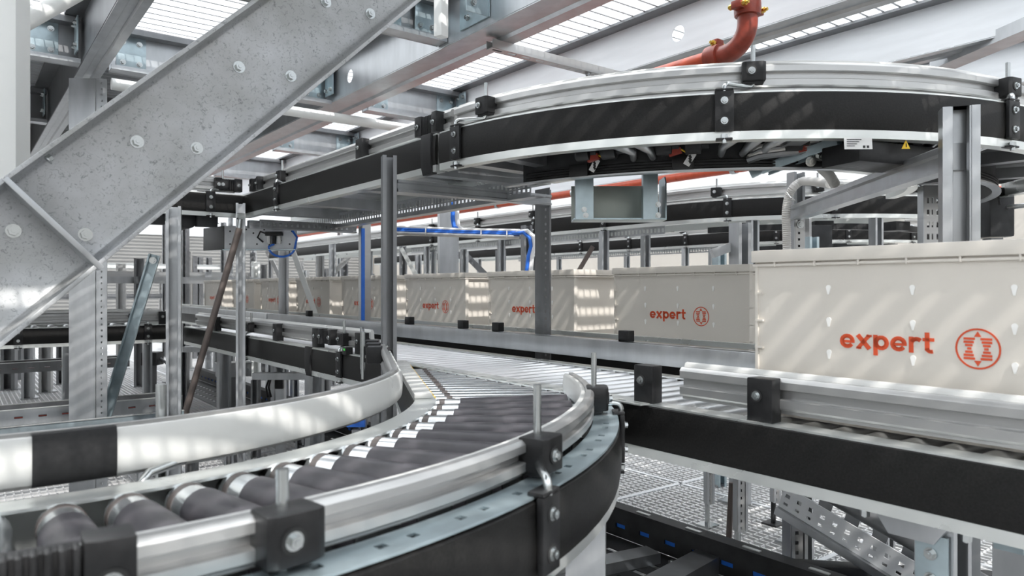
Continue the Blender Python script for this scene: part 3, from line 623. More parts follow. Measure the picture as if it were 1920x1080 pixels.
def make_tote():
    T = thing('tote', 'x', 'tote', (0,0,0))
    b = M(); t = .006
    for sx in (-1, 1): b.add([(sx*(TW/2-.010),-TL/2+.008,0),(sx*(TW/2-.010),TL/2-.008,0),(sx*(TW/2-.004),TL/2-.004,TH-.01),(sx*(TW/2-.004),-TL/2+.004,TH-.01),
                              (sx*(TW/2-.016),-TL/2+.008,0),(sx*(TW/2-.016),TL/2-.008,0),(sx*(TW/2-.010),TL/2-.004,TH-.01),(sx*(TW/2-.010),-TL/2+.004,TH-.01)],
                             [(0,1,2,3),(4,5,6,7),(0,1,5,4),(1,2,6,5),(2,3,7,6),(3,0,4,7)])
    for sy in (-1, 1):
        b.box((0, sy*(TL/2-.016), TH/2-.004), (TW-.03, t, TH-.012))
        for k, z in enumerate((.02, .075, .13, .185)):   # ribbed corner pockets
            for sx in (-1, 1): b.box((sx*(TW/2-.014), sy*(TL/2-.010), z), (.024, .018, .004))
        for sx in (-1, 1): b.box((sx*(TW/2-.012), sy*(TL/2-.004), TH/2-.004), (.018, .006, TH-.014))
    b.box((0,0,.004), (TW-.03, TL-.03, .006)); part(T, 'body', b, 'tote')
    b = M()
    for z, h, d in ((TH-.012, .024, .004), (TH-.030, .005, .002)):
        for sx in (-1, 1): b.box((sx*(TW/2+d/2-.005), 0, z), (.010+d, TL+2*d, h))
        for sy in (-1, 1): b.box((0, sy*(TL/2+d/2-.005), z), (TW+2*d-.02, .010+d, h))
    for i in range(7):
        for sx in (-1, 1): b.box((sx*(TW/2+.0), -TL*.42+i*TL*.14, TH-.028), (.006, .004, .012))
    part(T, 'rim', b, 'tote', .0015)
    b = M(); b.box((0,0,TB/2+.001), (TW-.05, TL-.05, -TB)); b.box((0,0,-.002), (TW-.014, TL-.014, .008))
    for i in range(16):
        for sx in (-1, 1): b.box((sx*(TW/2-.018), -TL*.47+i*TL*.0627, -.012), (.016, .006, .014))
    part(T, 'stacking_base', b, 'tote')
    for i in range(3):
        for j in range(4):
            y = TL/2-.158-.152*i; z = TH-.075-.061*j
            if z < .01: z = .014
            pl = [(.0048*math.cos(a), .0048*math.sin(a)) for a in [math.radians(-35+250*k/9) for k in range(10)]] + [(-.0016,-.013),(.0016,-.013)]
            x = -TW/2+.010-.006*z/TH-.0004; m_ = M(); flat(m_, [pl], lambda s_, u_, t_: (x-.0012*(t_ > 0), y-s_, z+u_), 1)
            part(T, 'hole_light_mark', m_, 'drop')  # raised white drops imitating light that shines through wall holes
    fx = lambda z: -TW/2+.010-.006*z/(TH-.01)-.0003
    s0 = .180; xh = .0262; zb = TH-.187; m_ = M(); cur = 0; sc = 1.085
    for c in 'expert':
        P, adv = glyph(c)
        flat(m_, [[(cur+px*sc, py) for px, py in poly] for poly in P], lambda s_, u_, t_: (fx(zb+u_*xh)-t_, TL/2-s0-s_*xh, zb+u_*xh)); cur += adv*sc
    part(T, 'lettering', m_, 'prt', 0, 'orange lettering')
    m_ = M(); sy, sz, R = .410, zb+.0125, .0335
    fn = lambda s_, u_, t_: (fx(sz+u_*R)-t_, TL/2-sy-s_*R, sz+u_*R)
    flat(m_, ribbon(ringp(0,0,.95,.95,0,360,36), .085), fn)
    flat(m_, [[(-.16,.58),(.16,.58),(0,.85)], [(-.16,-.58),(0,-.85),(.16,-.58)]], fn)
    for k in range(7):                              # the striped six-pointed star, open in the middle
        u_ = -.48+.16*k; q = abs(u_)/.48; wo = .62 if q > .6 else .46+.28*(q); wi = .12+.16*(1-q)
        for sg in (-1, 1): flat(m_, [[(sg*wi,u_-.055),(sg*wo,u_-.055),(sg*wo,u_+.055),(sg*wi,u_+.055)]], fn)
    part(T, 'emblem', m_, 'prt', 0, 'orange round striped emblem')
    return T
tote = make_tote()
names = ['cream tote standing farthest left on the line, its print faint', 'cream tote seen between the dark thin rod and the corner post', 'small cream tote just right of the slim corner post',
         'cream tote crossed by the thin pale sloping rod', 'cream tote half hidden by the post with the blue edge', 'cream tote right of the tall dark grooved post, print and emblem clear',
         'cream tote crossed by the post with a perforated face', 'cream tote between the perforated post and the big near tote']
ys = [1.6885+.8325*0, 2.5195, 3.3205, 4.1755, 4.9745, 5.7715, 6.5465, 7.4785]
for i, y in enumerate(ys):
    o = tote if i == 0 else copy_tree(tote)
    o.location = (2.02+TW/2, y, -.195); tag(o, names[7-i], 'tote', 'cream totes on the line')
o = copy_tree(tote, (1.306+TW/2, .885-TL/2, -.196)); tag(o, 'big cream tote nearest the viewer at the right edge of the line', 'tote', 'cream totes on the line')
# ---------------------------------------------------------------- support frames
def post(T, p, z0, z1, sd, w_=.05, h=.05, m='galv', perf=None, name='post'):
    o = part(T, name, M().ext(cprof(w_, h, .003, .012), (p.x, p.y, z0), (p.x, p.y, z1), sd), m)
    if perf:
        u, v = perf; v = V(*v).normalized()
        q = V(p.x, p.y, z0) + V(*u)
        part(o, 'perforated_face', M().slots(q, (0,0,1), v, z1-z0, .046, [(.018,.028)], .028, .010, .002), m)
    part(o, 'foot_plate', M().box((p.x, p.y, z0+.004), (.09, .09, .008)), m)
    return o
T = thing('post_stand', 'dark grooved post and perforated post joined by a beam under the raised conveyor', 'frame', (1.48, 2.15, FLOOR))
post(T, V(1.128, 2.14, 0), FLOOR, .428, (-.35,-1,0), .045, .045, 'galvd')
post(T, V(1.835, 2.17, 0), FLOOR, .385, (0,1,0), .045, .045, 'galvd', ((-.026,-.001,0), (0,-1,0)))
part(T, 'cross_beam', M().ext([(-.02,-.02),(.02,-.02),(.02,-.012),(.014,-.008),(.014,.008),(.02,.012),(.02,.02),(-.02,.02)], (1.81, 2.13, .335), (1.15, 2.13, .335), (0,-1,0)), 'galv')
T = thing('post_stand', 'slim posts joined under the corner of the raised conveyors, the rear one blue-edged', 'frame', (1.48, 3.8, FLOOR))
post(T, V(1.165, 3.80, 0), FLOOR, .43, (-.35,-1,0), .045, .045, 'galv')
o = post(T, V(1.80, 3.66, 0), FLOOR, .36, (0,1,0), .05, .05, 'alu', None)
part(o, 'cable_run', M().box((1.765, 3.635, -.30), (.018, .012, 1.25)), 'blue', 0, 'blue cable duct')
part(T, 'cross_beam', M().ext([(-.02,-.02),(.02,-.02),(.02,-.012),(.014,-.008),(.014,.008),(.02,.012),(.02,.02),(-.02,.02)], (1.78, 3.76, .325), (1.19, 3.76, .325), (0,-1,0)), 'galv')
b = M(); b.slots((1.20, 3.62, .30), (1,0,0), (0,0,1), .5, .04, [(.010,.028)], .03, .014, .003); part(T, 'slotted_bracket', b, 'galvd')
# the diagonal frame at the right
T = thing('post_stand', 'wide channel post behind the big tote with its beam to a slim holed post', 'frame', (2.0, 1.0, FLOOR))
fw = V(SA, CA, 0); rt = V(CA, -SA, 0)
pa = aD(1817, 300, 1.585); pb_ = aD(1485, 350, 2.86)
o = part(T, 'post', M().ext([(0,-.036),(0,.036),(-.045,.036),(-.045,.020),(-.030,.016),(-.030,.013),(-.042,.016),(-.042,.033),(-.004,.033),(-.004,-.033),(-.042,-.033),(-.042,-.016),(-.030,-.013),(-.030,-.016),(-.045,-.020),(-.045,-.036)],
     (pa.x+fw.x*.045, pa.y+fw.y*.045, FLOOR), (pa.x+fw.x*.045, pa.y+fw.y*.045, .398), (fw+rt*.35)), 'galv')
o2 = post(T, V(pb_.x, pb_.y, 0)+rt*.0, FLOOR, .450, fw*-1+rt*.3, .045, .05, 'galv')
b = M(); q = V(pb_.x, pb_.y, FLOOR)-fw*.05-rt*.006; b.slots(q, (0,0,1), rt, 1.30, .036, [(.010,.018)], .025, .009, .002); part(o2, 'perforated_face', b, 'alu')
A, B = V(pa.x, pa.y, .290)+fw*.03-rt*.012, V(pb_.x, pb_.y, .290)-fw*.02
bp = [(-.02,-.028),(.02,-.028),(.02,-.020),(.008,-.016),(.008,.010),(.02,.014),(.02,.028),(.012,.032),(-.02,.032)]
part(T, 'beam', M().ext(bp, B, A, rt*-1), 'galv')
for z, m_ in ((.405, 'bolt'), (.245, 'bolt')):
    q = V(pb_.x, pb_.y, z)-fw*.054+rt*.012; k = part(T, 'bolt', M().hexb(q, -fw, .010, .012), m_)
# tall left post in front of the feed conveyor, braces
T = thing('support_post', 'open channel post under the middle of the stringer', 'post', (.82, 3.62, FLOOR))
post(T, aD(327, 600, 3.35), FLOOR, .372, (-.3,-1,0), .06, .062, 'galv')
b = M(); q0, q1 = aD(291, 478, 3.75), aD(150, 940, 3.75); b.ext(cprof(.03, .055, .003, .008), q0, q1, (-.35,-1,0))
T = thing('brace_channel', 'steep blue-grey channel brace right of the tall holed column', 'brace', tuple(q1)); part(T, 'channel', b, 'zinc'); part(T, 'bolt', M().hexb(q0-V(.02,.045,.03), (-.4,-1,0), .012, .012), 'bolt')
q0, q1 = aD(449, 428, 3.62), aD(305, 918, 3.62); b = M().cyl(q0, q1, .016, 12)
T = thing('brace_rod', 'dark thin brace rod leaning left from the corner of the raised conveyor', 'brace', tuple(q1)); part(T, 'rod', b, 'brown'); part(T, 'end_clevis', M().cyl(q0, q0+V(.005,0,.05), .010).box(q0+V(.006,0,.06), (.03,.03,.03)), 'bolt')
q0, q1 = aD(549, 470, 5.0), aD(592, 590, 5.0); b = M().bar(q0, q1, .035, .012, rt)
solo('brace_strip', b, 'wpaint', 'thin pale sloping brace strip in front of a middle tote', 'brace')
# ---------------------------------------------------------------- sloping stringer with rail
SD = V(.7215, 0, .6924).normalized(); SN = V(-SD.z, 0, SD.x); YS = 1.60
s0 = V(.1420, YS, .1175)                            # centre of the joint between the two channel lengths
T = thing('stair_stringer', 'big galvanised channel stringer sloping up across the upper left with bolt pairs', 'stringer', (-.75, YS, FLOOR))
H = .212
cp_ = [(0,-H/2),(0,H/2),(-.060,H/2),(-.060,H/2-.008),(-.018,H/2-.012),(-.009,H/2-.018),(-.006,H/2-.026),(-.006,-H/2+.026),(-.009,-H/2+.018),(-.018,-H/2+.012),(-.060,-H/2+.008),(-.060,-H/2)]
part(T, 'upper_channel', M().ext(cp_, s0, s0+SD*1.42, (0,1,0)), 'span', .0012)
part(T, 'lower_channel', M().ext(cp_, s0-SD*.004-SD*1.5, s0-SD*.004, (0,1,0)), 'span', .0012)
part(T, 'joint_rib', M().ext([(0,-H/2+.003),(0,H/2+.006),(-.062,H/2+.006),(-.062,-H/2+.003)], s0-SD*.006, s0+SD*.004, (0,1,0)), 'galv', .001)
for px, py in ((257, 266), (369, 278), (448, 126), (545, 143), (611, 4), (694, 26), (25, 433), (160, 440)):
    p = aY(px, py, YS-.006); part(T, 'bolt', M().hexb((p.x, YS-.006, p.z), (0,-1,0), .0088, .010), 'bolt')
p = aY(88, 300, YS-.03); part(T, 'clip_bolt', M().hexb(V(p.x, YS-.03, p.z), SD, .007, .01), 'bolt')
for t in (.13, .165, .215, .26, .55, .62): 
    q = s0+SD*t+SN*(H/2+.0004); part(T, 'weep_hole', M().bar(q-SD*.007+V(0,-.03,0), q+SD*.007+V(0,-.03,0), .008, .001, (0,1,0)), 'ink')
for k in range(-4, 5): 
    q = s0+SD*(.165+.2713*k); part(T, 'tread', M().box((q.x, YS+.42, q.z-.02), (.22, .80, .03)), 'galvd') if k < -1 else None
T = thing('stair_handrail', 'white painted stair handrail with square newel at the left edge', 'handrail', (.06, 1.75, 0))
p = aD(2, 300, 1.62); part(T, 'newel', M().box((p.x, p.y, .60), (.10, .05, 1.12), -ANG), 'wpaint', .004, 'wide white newel post')
q0 = aD(30, 50, 1.66); q1 = aD(200, -45, 1.88); part(T, 'rail', M().tube([q0, q1], .0205, 20), 'wpaint')
T = thing('long_handrail', 'white round rail end just visible at the left edge', 'handrail', (0,0,0)) if False else None
# ---------------------------------------------------------------- fire pipe
T = thing('fire_pipe', 'glossy red fire pipe with cast elbow and brass-bolted couplings at the top', 'pipe', (2.08, 1.45, .78))
xv, yv, zh = 2.078, 1.432, .792; rp = .030
cz = zh; R = .085
part(T, 'riser', M().cyl((xv, yv, zh+R+.03), (xv, yv, 1.21), rp, 24), 'red')
part(T, 'long_run', M().cyl((xv, yv+R+.03, zh), (xv, 9.0, zh), rp, 24), 'red')
el = [(xv, yv, zh+R+.035)] + [(xv, yv+R-R*math.cos(a), zh+R-R*math.sin(a)) for a in [pi/2*k/8 for k in range(9)]] + [(xv, yv+R+.035, zh)]
part(T, 'elbow', M().tube(el, rp+.003, 24), 'dred')
def coupling(c, ax):
    c = V(*c); ax = V(*ax); o = part(T, 'coupling', M().tube([c-ax*.026, c-ax*.024, c-ax*.010, c+ax*.010, c+ax*.024, c+ax*.026], [rp+.004, rp+.012, rp+.0135, rp+.0135, rp+.012, rp+.004], 24), 'dred')
    s_ = V(1,0,0) if abs(ax.z) > .5 else V(0,0,1); v = ax.cross(s_)
    for sg in (-1, 1):
        q = c + (s_ if abs(ax.z) > .5 else V(.3,0,1).normalized())*sg*(rp+.022)
        part(o, 'lug', M().bar(q-v*.018, q+v*.018, .03, .026, s_), 'dred', .004)
        part(o, 'brass_bolt', M().cyl(q-v*.04, q+v*.036, .0055, 10).cyl(q+v*.020, q+v*.032, .0095, 6).cyl(q-v*.030, q-v*.018, .0095, 6), 'brass')
coupling((xv, yv, zh+R+.045), (0,0,1)); coupling((xv, yv+R+.045, zh), (0,1,0)); coupling((xv, 3.6, zh), (0,1,0))
T = thing('fire_pipe', 'thinner-looking red fire pipe running far behind the raised conveyor', 'pipe', (4.2, 5, .81)); part(T, 'long_run', M().cyl((4.2, 1.2, .81), (4.2, 12, .81), .032, 16), 'red')
for y in (3.0, 4.6, 5.7): part(T, 'pipe_clamp', M().cyl((4.2, y-.02, .81), (4.2, y+.02, .81), .038, 14), 'bolt')
p0 = aD(1855, 358, 4.2); p1 = aD(2000, 350, 4.0)
solo('sprinkler_pipe', M().cyl(p0, p1, .025, 14), 'red', 'red pipe stub showing right of the wide channel post', 'pipe')
# white pipe under the beams beyond the stringer
solo('white_pipe', M().cyl((.55, 3.62, .90), (2.2, 3.62, .90), .026, 16), 'wpaint', 'white pipe running crosswise under the beams beyond the stringer', 'pipe')
# ---------------------------------------------------------------- hanging zinc control plate at the corner
T = thing('junction_plate', 'blue-zinc control plate with connectors hung under the conveyor corner', 'panel', (1.3, 4.0, .2))
A, B = aD(421, 468, 3.98), aD(557, 468, 3.98); ux = (B-A).normalized(); ny = V(-ux.y, ux.x, 0)
part(T, 'face_plate', M().bar(A+V(0,0,.065), B+V(0,0,.065), .005, .13, ny), 'sheet', .001)
C_ = aD(382, 470, 4.25); part(T, 'side_plate', M().bar(A+V(0,0,.065), C_+V(0,0,.065), .005, .13, V(0,0,1).cross(A-C_)), 'dark', .001)
part(T, 'bottom_flange', M().bar(A-V(0,0,.002), B-V(0,0,.002), .06, .004, ny), 'zinc')
L = (B-A).length
for fx_, fz in ((.08,.10),(.08,.03),(.30,.11),(.40,.09),(.45,.03),(.62,.025),(.78,.05),(.9,.03),(.93,.10),(.55,.11)):
    part(T, 'punched_hole', M().cyl(A+ux*L*fx_+V(0,0,fz)-ny*.003, A+ux*L*fx_+V(0,0,fz)-ny*.0035, .005, 12), 'ink')
c0 = A+ux*L*.70+V(0,0,.085)-ny*.02
o = part(T, 'connector_block', M().bar(c0-ux*.045, c0+ux*.045, .03, .022, ny), 'bplast', .003)
for k in (-1, 0, 1): part(o, 'plug', M().bar(c0+ux*.028*k-V(0,0,.01), c0+ux*.028*k-V(0,0,.055), .018, .016, ux), 'alu' if k else 'bplast', .002)
part(o, 'black_loop', M().tube([c0-ux*.04, c0-ux*.075+V(0,0,.012), c0-ux*.09-V(0,0,.02), c0-ux*.06-V(0,0,.045)], .005), 'bplast')
lp = [c0-V(0,0,.055)] + [c0 + ux*(.035-.06*math.cos(a))*1.2 - V(0,0,.07+.055*math.sin(a)) for a in [pi*k/9 for k in range(10)]] + [c0+ux*.125+V(0,0,-.02), c0+ux*.09+V(0,0,.03), c0+ux*.085+V(0,0,.07)]
part(T, 'blue_cable', M().tube(lp, .006), 'blue')
# ---------------------------------------------------------------- cables
T = thing('cable_run', 'bundle of blue and white cables on a thin rail behind the totes', 'cable', (2.3, 3.5, .3))
a_, b_ = aD(744, 433, 4.3), aD(975, 440, 4.0); part(T, 'carrier_rail', M().cyl(a_-V(0,0,.014), b_-V(0,0,.014), .012, 10), 'alu')
for k, m_ in enumerate(('blue', 'blue', 'wcab')): part(T, 'cable', M().tube([a_+V(0,0,.004+.011*k), a_*.5+b_*.5+V(0,0,.000+.010*k), b_+V(0,0,.004+.010*k)], .007, 8), m_)
for t in (.25, .7, .9): q = a_*(1-t)+b_*t; part(T, 'cable_tie', M().cyl(q-rt*.003, q+rt*.003, .022, 12), 'label')
c0 = aD(965, 438, 4.0); pts = [c0] + [aD(px, py, 3.95) for px, py in ((985,436),(996,446),(999,462),(994,480),(991,505),(990,560))]
part(T, 'cable_drop', M().tube([p-rt*.01 for p in pts], .010, 8), 'blue'); part(T, 'cable_drop', M().tube([p+rt*.012+V(0,0,.008) for p in pts], .012, 8), 'wcab')
c1 = [aD(px, py, 4.45) for px, py in ((849, 376), (849, 410), (851, 425), (862, 432))]
part(T, 'cable_riser', M().tube(c1, .014, 8), 'blue'); part(T, 'cable_riser', M().tube([p+rt*.03 for p in c1], .010, 8), 'wcab')
def corr(T, name, pts, r, m='conduit', n=60):
    P = [V(*p) for p in pts]; D_ = [0]
    for i in range(1, len(P)): D_.append(D_[-1]+(P[i]-P[i-1]).length)
    def ev(s):
        for i in range(1, len(P)):
            if s <= D_[i]+1e-9:
                t = (s-D_[i-1])/(D_[i]-D_[i-1]); p0 = P[max(i-2,0)]; p1 = P[i-1]; p2 = P[i]; p3 = P[min(i+1,len(P)-1)]
                return .5*((2*p1)+(p2-p0)*t+(2*p0-5*p1+4*p2-p3)*t*t+(3*p1-p0-3*p2+p3)*t**3)
        return P[-1]
    N = int(D_[-1]/.0035); path = [ev(D_[-1]*i/N) for i in range(N+1)]
    return part(T, name, M().tube(path, [r*(1 if i % 2 else .88) for i in range(N+1)], 10), m)
T = thing('flexible_conduit', 'grey corrugated conduit bending down the slim holed post at the right', 'conduit', (2.3, 1.5, 0))
corr(T, 'hose', [aD(px, py, d) for px, py, d in ((1555,345,2.5),(1530,341,2.6),(1505,340,2.75),(1487,352,2.76),(1478,372,2.78),(1474,400,2.78),(1475,440,2.78),(1476,500,2.78))], .0165)
corr(T, 'short_hose', [aD(px, py, d) for px, py, d in ((1533,300,2.2),(1541,315,2.25),(1556,330,2.3),(1565,345,2.33))], .017)
part(T, 'cable_tie', M().tube([aD(1476,362,2.73), aD(1484,372,2.47), aD(1490,376,2.75)], .003), 'label')
# slim zinc trays and jack legs hanging under the curve
T = thing('zinc_strut', 'blue-zinc strut rail fixed obliquely under the upper curve', 'bracket', tuple(aD(1440, 300, 2.0)))
q0, q1 = aD(1432, 312, 2.02), aD(1572, 258, 1.88); part(T, 'rail', M().ext(cprof(.024, .045, .003, .008), q0, q1, (0,0,-1)), 'zinc')
q2, q3 = aD(1405, 322, 2.05), aD(1450, 300, 2.02); part(T, 'end_bracket', M().bar(q2, q3, .04, .014, (0,0,1)), 'zinc')
for px, py in ((1545, 262), (1538, 292), (1520, 302)): part(T, 'bolt', M().hexb(aD(px, py, 1.93), (-fw.x,-fw.y,-.3), .010, .014), 'bolt')
T = thing('cable_bundle', 'dark grey bundle of sleeved cables sagging under the upper curve', 'cable', tuple(aD(1450, 285, 2.1)))
for k in range(4): part(T, 'sleeved_cable', M().tube([aD(1402+3*k, 300-4*k, 1.98), aD(1425, 292-5*k, 1.96), aD(1470, 286-5*k, 1.93), aD(1540, 278-4*k, 1.92)], .011, 8), 'conduit' if k % 2 else 'galvd')
# vertical perforated cable tray and things behind the wide post
T = thing('cable_tray', 'upright perforated grey cable tray behind the wide channel post', 'tray', tuple(aD(1757, 600, 2.75)))
q = aD(1732, 600, 2.72); part(T, 'tray_face', M().slots(V(q.x, q.y, FLOOR), (0,0,1), rt, 1.385, .105, [(.012,.022),(.030,.036),(.048,.060),(.070,.076),(.086,.094)], .045, .022, .003), 'alu')
part(T, 'tray_side', M().box(V(q.x, q.y, FLOOR+.69)+fw*.02, (.003, .04, 1.385), -ANG), 'galv')
T = thing('dark_machine_head', 'black motor head behind the wide channel post near the right edge', 'machine', tuple(aD(1865, 420, 3.0)))
part(T, 'body', M().box(aD(1862, 400, 3.0), (.10, .12, .20), -ANG), 'dark', .01); part(T, 'guard_hoop', M().tube([aD(1840, 378, 2.95), aD(1850, 358, 2.95), aD(1868, 362, 2.95), aD(1872, 385, 2.95)], .012), 'bplast')
part(T, 'foot', M().box(aD(1858, 440, 3.0), (.06, .08, .03), -ANG), 'tote', .005); q = aD(1862, 700, 3.0); part(T, 'stand', M().box((q.x, q.y, (FLOOR+.23)/2), (.05, .05, .23-FLOOR), -ANG), 'galvd')
q0, q1 = aD(1840, 394, 3.05), aD(1990, 378, 2.75); solo('round_bar', M().cyl(q0, q1, .010, 10), 'steel', 'thin round bar leaving the right edge behind the wide post', 'bar')
# ---------------------------------------------------------------- conveyors farther back
def far_conveyor(name, label, x, yc, R, y1, zt, legs=True, a1=282):
    T = thing(name, label, 'conveyor', (x+R, yc, zt-.12))
    c = (x+R, yc); path = [V(x, y1, 0)] + arc(c, R, 180, a1); ri = R-.47; inn = list(reversed([V(x+.47, y1, 0)] + arc(c, ri, 180, a1)))
    side(T, path, zt); side(T, inn, zt); guide(T, path, zt); guide(T, inn, zt)
    n = int((y1-yc)/.12)
    rollers(T, [(x+.03, yc+.05+.12*i, zt-.027, 0) for i in range(min(n, 40))], .41, .025, 'steel')
    rollers(T, [(c[0]+(ri+.02)*math.cos(math.radians(a)), c[1]+(ri+.02)*math.sin(math.radians(a)), zt-.027, math.radians(a)) for a in range(184, int(a1), 8)], .41, .025, 'steel')
    for i in range(5):
        a = 200+i*25; p = V(c[0]+R*math.cos(math.radians(a)), c[1]+R*math.sin(math.radians(a)), 0); fitting(T, p, zt, math.radians(a), 1)
        q = V(c[0]+(R-.25)*math.cos(math.radians(a)), c[1]+(R-.25)*math.sin(math.radians(a)), zt-.14); part(T, 'drive_unit', M().box(q, (.12, .10, .05), math.radians(a)), 'dark', .004)
    for i in range(4): fitting(T, V(x, yc+.45+.7*i, 0), zt, pi, 1)
    b = M(); b.slots((x+.05, yc, zt-.165), (0,1,0), (0,0,1), min(y1-yc, 3), .05, [(.012,.036)], .03, .018, .003); part(T, 'slotted_side_plate', b, 'galv')
    part(T, 'belt_housing', M().sweep([V(p.x, p.y, zt) for p in arc(c, R-.40, 184, a1-4)], [(0,-.115),(.03,-.115),(.03,-.150),(0,-.150)]), 'dark')
    if legs:
        pts = [(x+.03, yc+.5+1.1*i) for i in range(4)] + [(x+.42, yc+.5+1.1*i) for i in range(4)] + [(c[0]+(R-.05)*math.cos(math.radians(a)), c[1]+(R-.05)*math.sin(math.radians(a))) for a in (205, 235, 262, 290)]
        for px, py in pts: part(T, 'leg', M().ext(cprof(.05, .05, .003, .012), (px, py, FLOOR), (px, py, zt-.116), (-.4,-1,0)), 'galv')
    return T
far_conveyor('far_curve_conveyor', 'second raised curve conveyor, behind the hanging sheet metal box', 3.28, 2.86, 1.24, 9.5, Z1)
far_conveyor('far_curve_conveyor', 'third raised curve conveyor, lowest black band before the cream wall', 5.3, 3.85, 1.24, 10.5, Z1)
# cross conveyor at the far left, lower level
T = thing('cross_conveyor', 'black-sided conveyor crossing behind the column at the far left', 'conveyor', (-.8, 5.45, FLOOR))
side(T, [V(-3.2, 5.20, 0), V(1.20, 5.20, 0)], Z0+.02); side(T, [V(1.20, 5.68, 0), V(-3.2, 5.68, 0)], Z0+.02); guide(T, [V(-3.2, 5.20, 0), V(1.1, 5.20, 0)], Z0+.02); guide(T, [V(1.1, 5.68, 0), V(-3.2, 5.68, 0)], Z0+.02)
rollers(T, [(-3.1+.09*i, 5.23, Z0-.005, pi/2) for i in range(46)], .42, .025, 'steel')
for x in (.30, 1.0): fitting(T, V(x, 5.20, 0), Z0+.02, -pi/2, 1)
for x in (.62, .12, 1.1): fitting(T, V(x, 5.20, 0), Z0+.02, -pi/2, 0, clip=False)
for x in (-.6, .55, 1.0): part(T, 'leg', M().ext(cprof(.05, .05, .003, .012), (x, 5.24, FLOOR), (x, 5.24, Z0-.1), (0,-1,0)), 'galv')
# low black cable duct along the floor beside the long conveyor
T = thing('floor_duct', 'low black slotted duct with blue cables running along under the conveyors', 'duct', (1.8, 2.4, -.8)); DX = 1.76
b = M(); b.slots((DX, .60, -.83), (0,1,0), (0,0,1), 6.4, .10, [(.030,.044)], .105, .042, .004); part(T, 'slotted_side', b, 'dark')
b = M(); b.box((DX+.006, 3.8, -.729), (.05, 6.4, .004)); part(T, 'top_edge', b, 'dark')
b = M(); b.box((DX+.012, 3.8, -.793), (.010, 6.3, .03)); part(T, 'blue_cable', b, 'blue')
b = M(); b.slots((DX-.30, .60, -.832), (0,1,0), (1,0,0), 6.4, .30, [(.05,.07),(.12,.14),(.19,.21)], .09, .06, .003); part(T, 'slotted_base', b, 'dark')
for i in range(6): part(T, 'edge_clip', M().box((DX, .8+.2*i, -.727), (.012, .055, .006)), 'lip')
for i in range(5): part(T, 'support', M().box((DX+.03, .9+1.3*i, -.92), (.05, .05, .16)), 'galvd')
q0, q1 = aZ(1488, 1056, -.735), aZ(1905, 1082, -.735)
part(T, 'angled_length', M().bar(q0-V(0,0,.03), q1-V(0,0,.03), .05, .07, (q1-q0).cross(V(0,0,1))), 'dark', .004)
# machinery on the floor at the lower right
T = thing('floor_machine', 'dark drive frame of channels on the floor under the merge', 'machine', (1.35, 1.0, FLOOR))
q = lambda px, py, z=-.84: aZ(px, py, z)
part(T, 'flat_plate', M().bar(q(1235,1092), q(1420,1092), .20, .012, (q(1300,1040)-q(1300,1080))), 'galv', .002)
part(T, 'cross_channel', M().ext(cprof(.05,.07,.004,.014), q(1005,1075,-.80), q(1225,1030,-.80), (0,0,-1)), 'galv')
part(T, 'side_channel', M().ext(cprof(.05,.08,.004,.014), q(1190,1110,-.78), q(1330,1035,-.78), (0,0,-1)), 'galvd')
part(T, 'drive_motor', M().tube([q(1040,1010,-.8), q(1042,1010,-.8), q(1085,1000,-.8), q(1088,1000,-.8)], [.03,.05,.05,.03], 16), 'dark')
for px, py in ((1190,1000),(1215,985),(1260,1065),(1290,1068)): part(T, 'bolt', M().hexb(q(px,py,-.82), (0,0,1), .012, .02), 'brass' if px < 1220 else 'bolt')
part(T, 'stand', M().box((1.3, 1.0, -.92), (.2, .2, .16)), 'dark')
for k in range(4): part(T, 'brown_hose', M().tube([q(1150+18*k,985+6*k,-.82), q(1200+18*k,975+12*k,-.80), q(1250+15*k,1000+8*k,-.82), q(1300+12*k,1010+8*k,-.83)], .006), 'brown')
# sloping slotted duct from the long conveyor down to the right
T = thing('sloping_duct', 'sloping perforated duct beside the leg under the long conveyor', 'duct', tuple(aD(1600, 1000, 1.95)))
a_, b_ = V(1.86, 1.17, -.590), V(1.86, .62, -.765); u = (b_-a_).normalized(); v = V(1,0,0).cross(u)
if v.z < 0: v = -v
b = M(); b.slots(a_-v*.03, u, v, (b_-a_).length+.1, .066, [(.012,.020),(.034,.046)], .036, .014, .003); part(T, 'slotted_face', b, 'sheet')
part(T, 'lower_channel', M().bar(a_-v*.042, b_-v*.042, .03, .022, (1,0,0)), 'galv'); part(T, 'dark_hose', M().cyl(a_+v*.050+V(.06,0,0), b_+v*.050+V(.06,0,0), .020, 14), 'galvd')
b = M(); b.slots(a_-v*.03+V(.10,0,0), u, v, (b_-a_).length+.1, .066, [(.02,.04)], .08, .04, .003); part(T, 'far_side', b, 'galv')
# jack legs standing on the grating
for lab, px, py, d, w_ in (('thin holed jack leg standing on the grating nearest the merge', 1326, 985, 3.06, .034), ('channel leg beside a leaning brown rod on the grating', 1383, 1005, 2.72, .040), ('thin holed jack leg with a dark foot, second on the grating', 1450, 982, 3.08, .034), ('stout holed leg at the head of the sloping duct', 1481, 1080, 2.10, .050)):
    p = aD(px, py, d); T = thing('conveyor_leg', lab, 'leg', (p.x, p.y, FLOOR), 'legs standing on the grating')
    part(T, 'channel', M().ext(cprof(w_, w_, .003, .01), (p.x, p.y, FLOOR+.10), (p.x, p.y, -.36), (-fw+rt*.2)), 'galv')
    part(T, 'perforated_face', M().slots(V(p.x, p.y, FLOOR+.1)-fw*w_*1.02-rt*w_*.35, (0,0,1), rt, .52, w_*.7, [(w_*.25, w_*.45)], .028, .010, .002), 'alu')
    part(T, 'jack_foot', M().cyl((p.x, p.y, FLOOR), (p.x, p.y, FLOOR+.12), w_*.3, 10).box((p.x, p.y, FLOOR+.004), (.07,.07,.008)), 'dark' if 'dark' in lab else 'bolt')
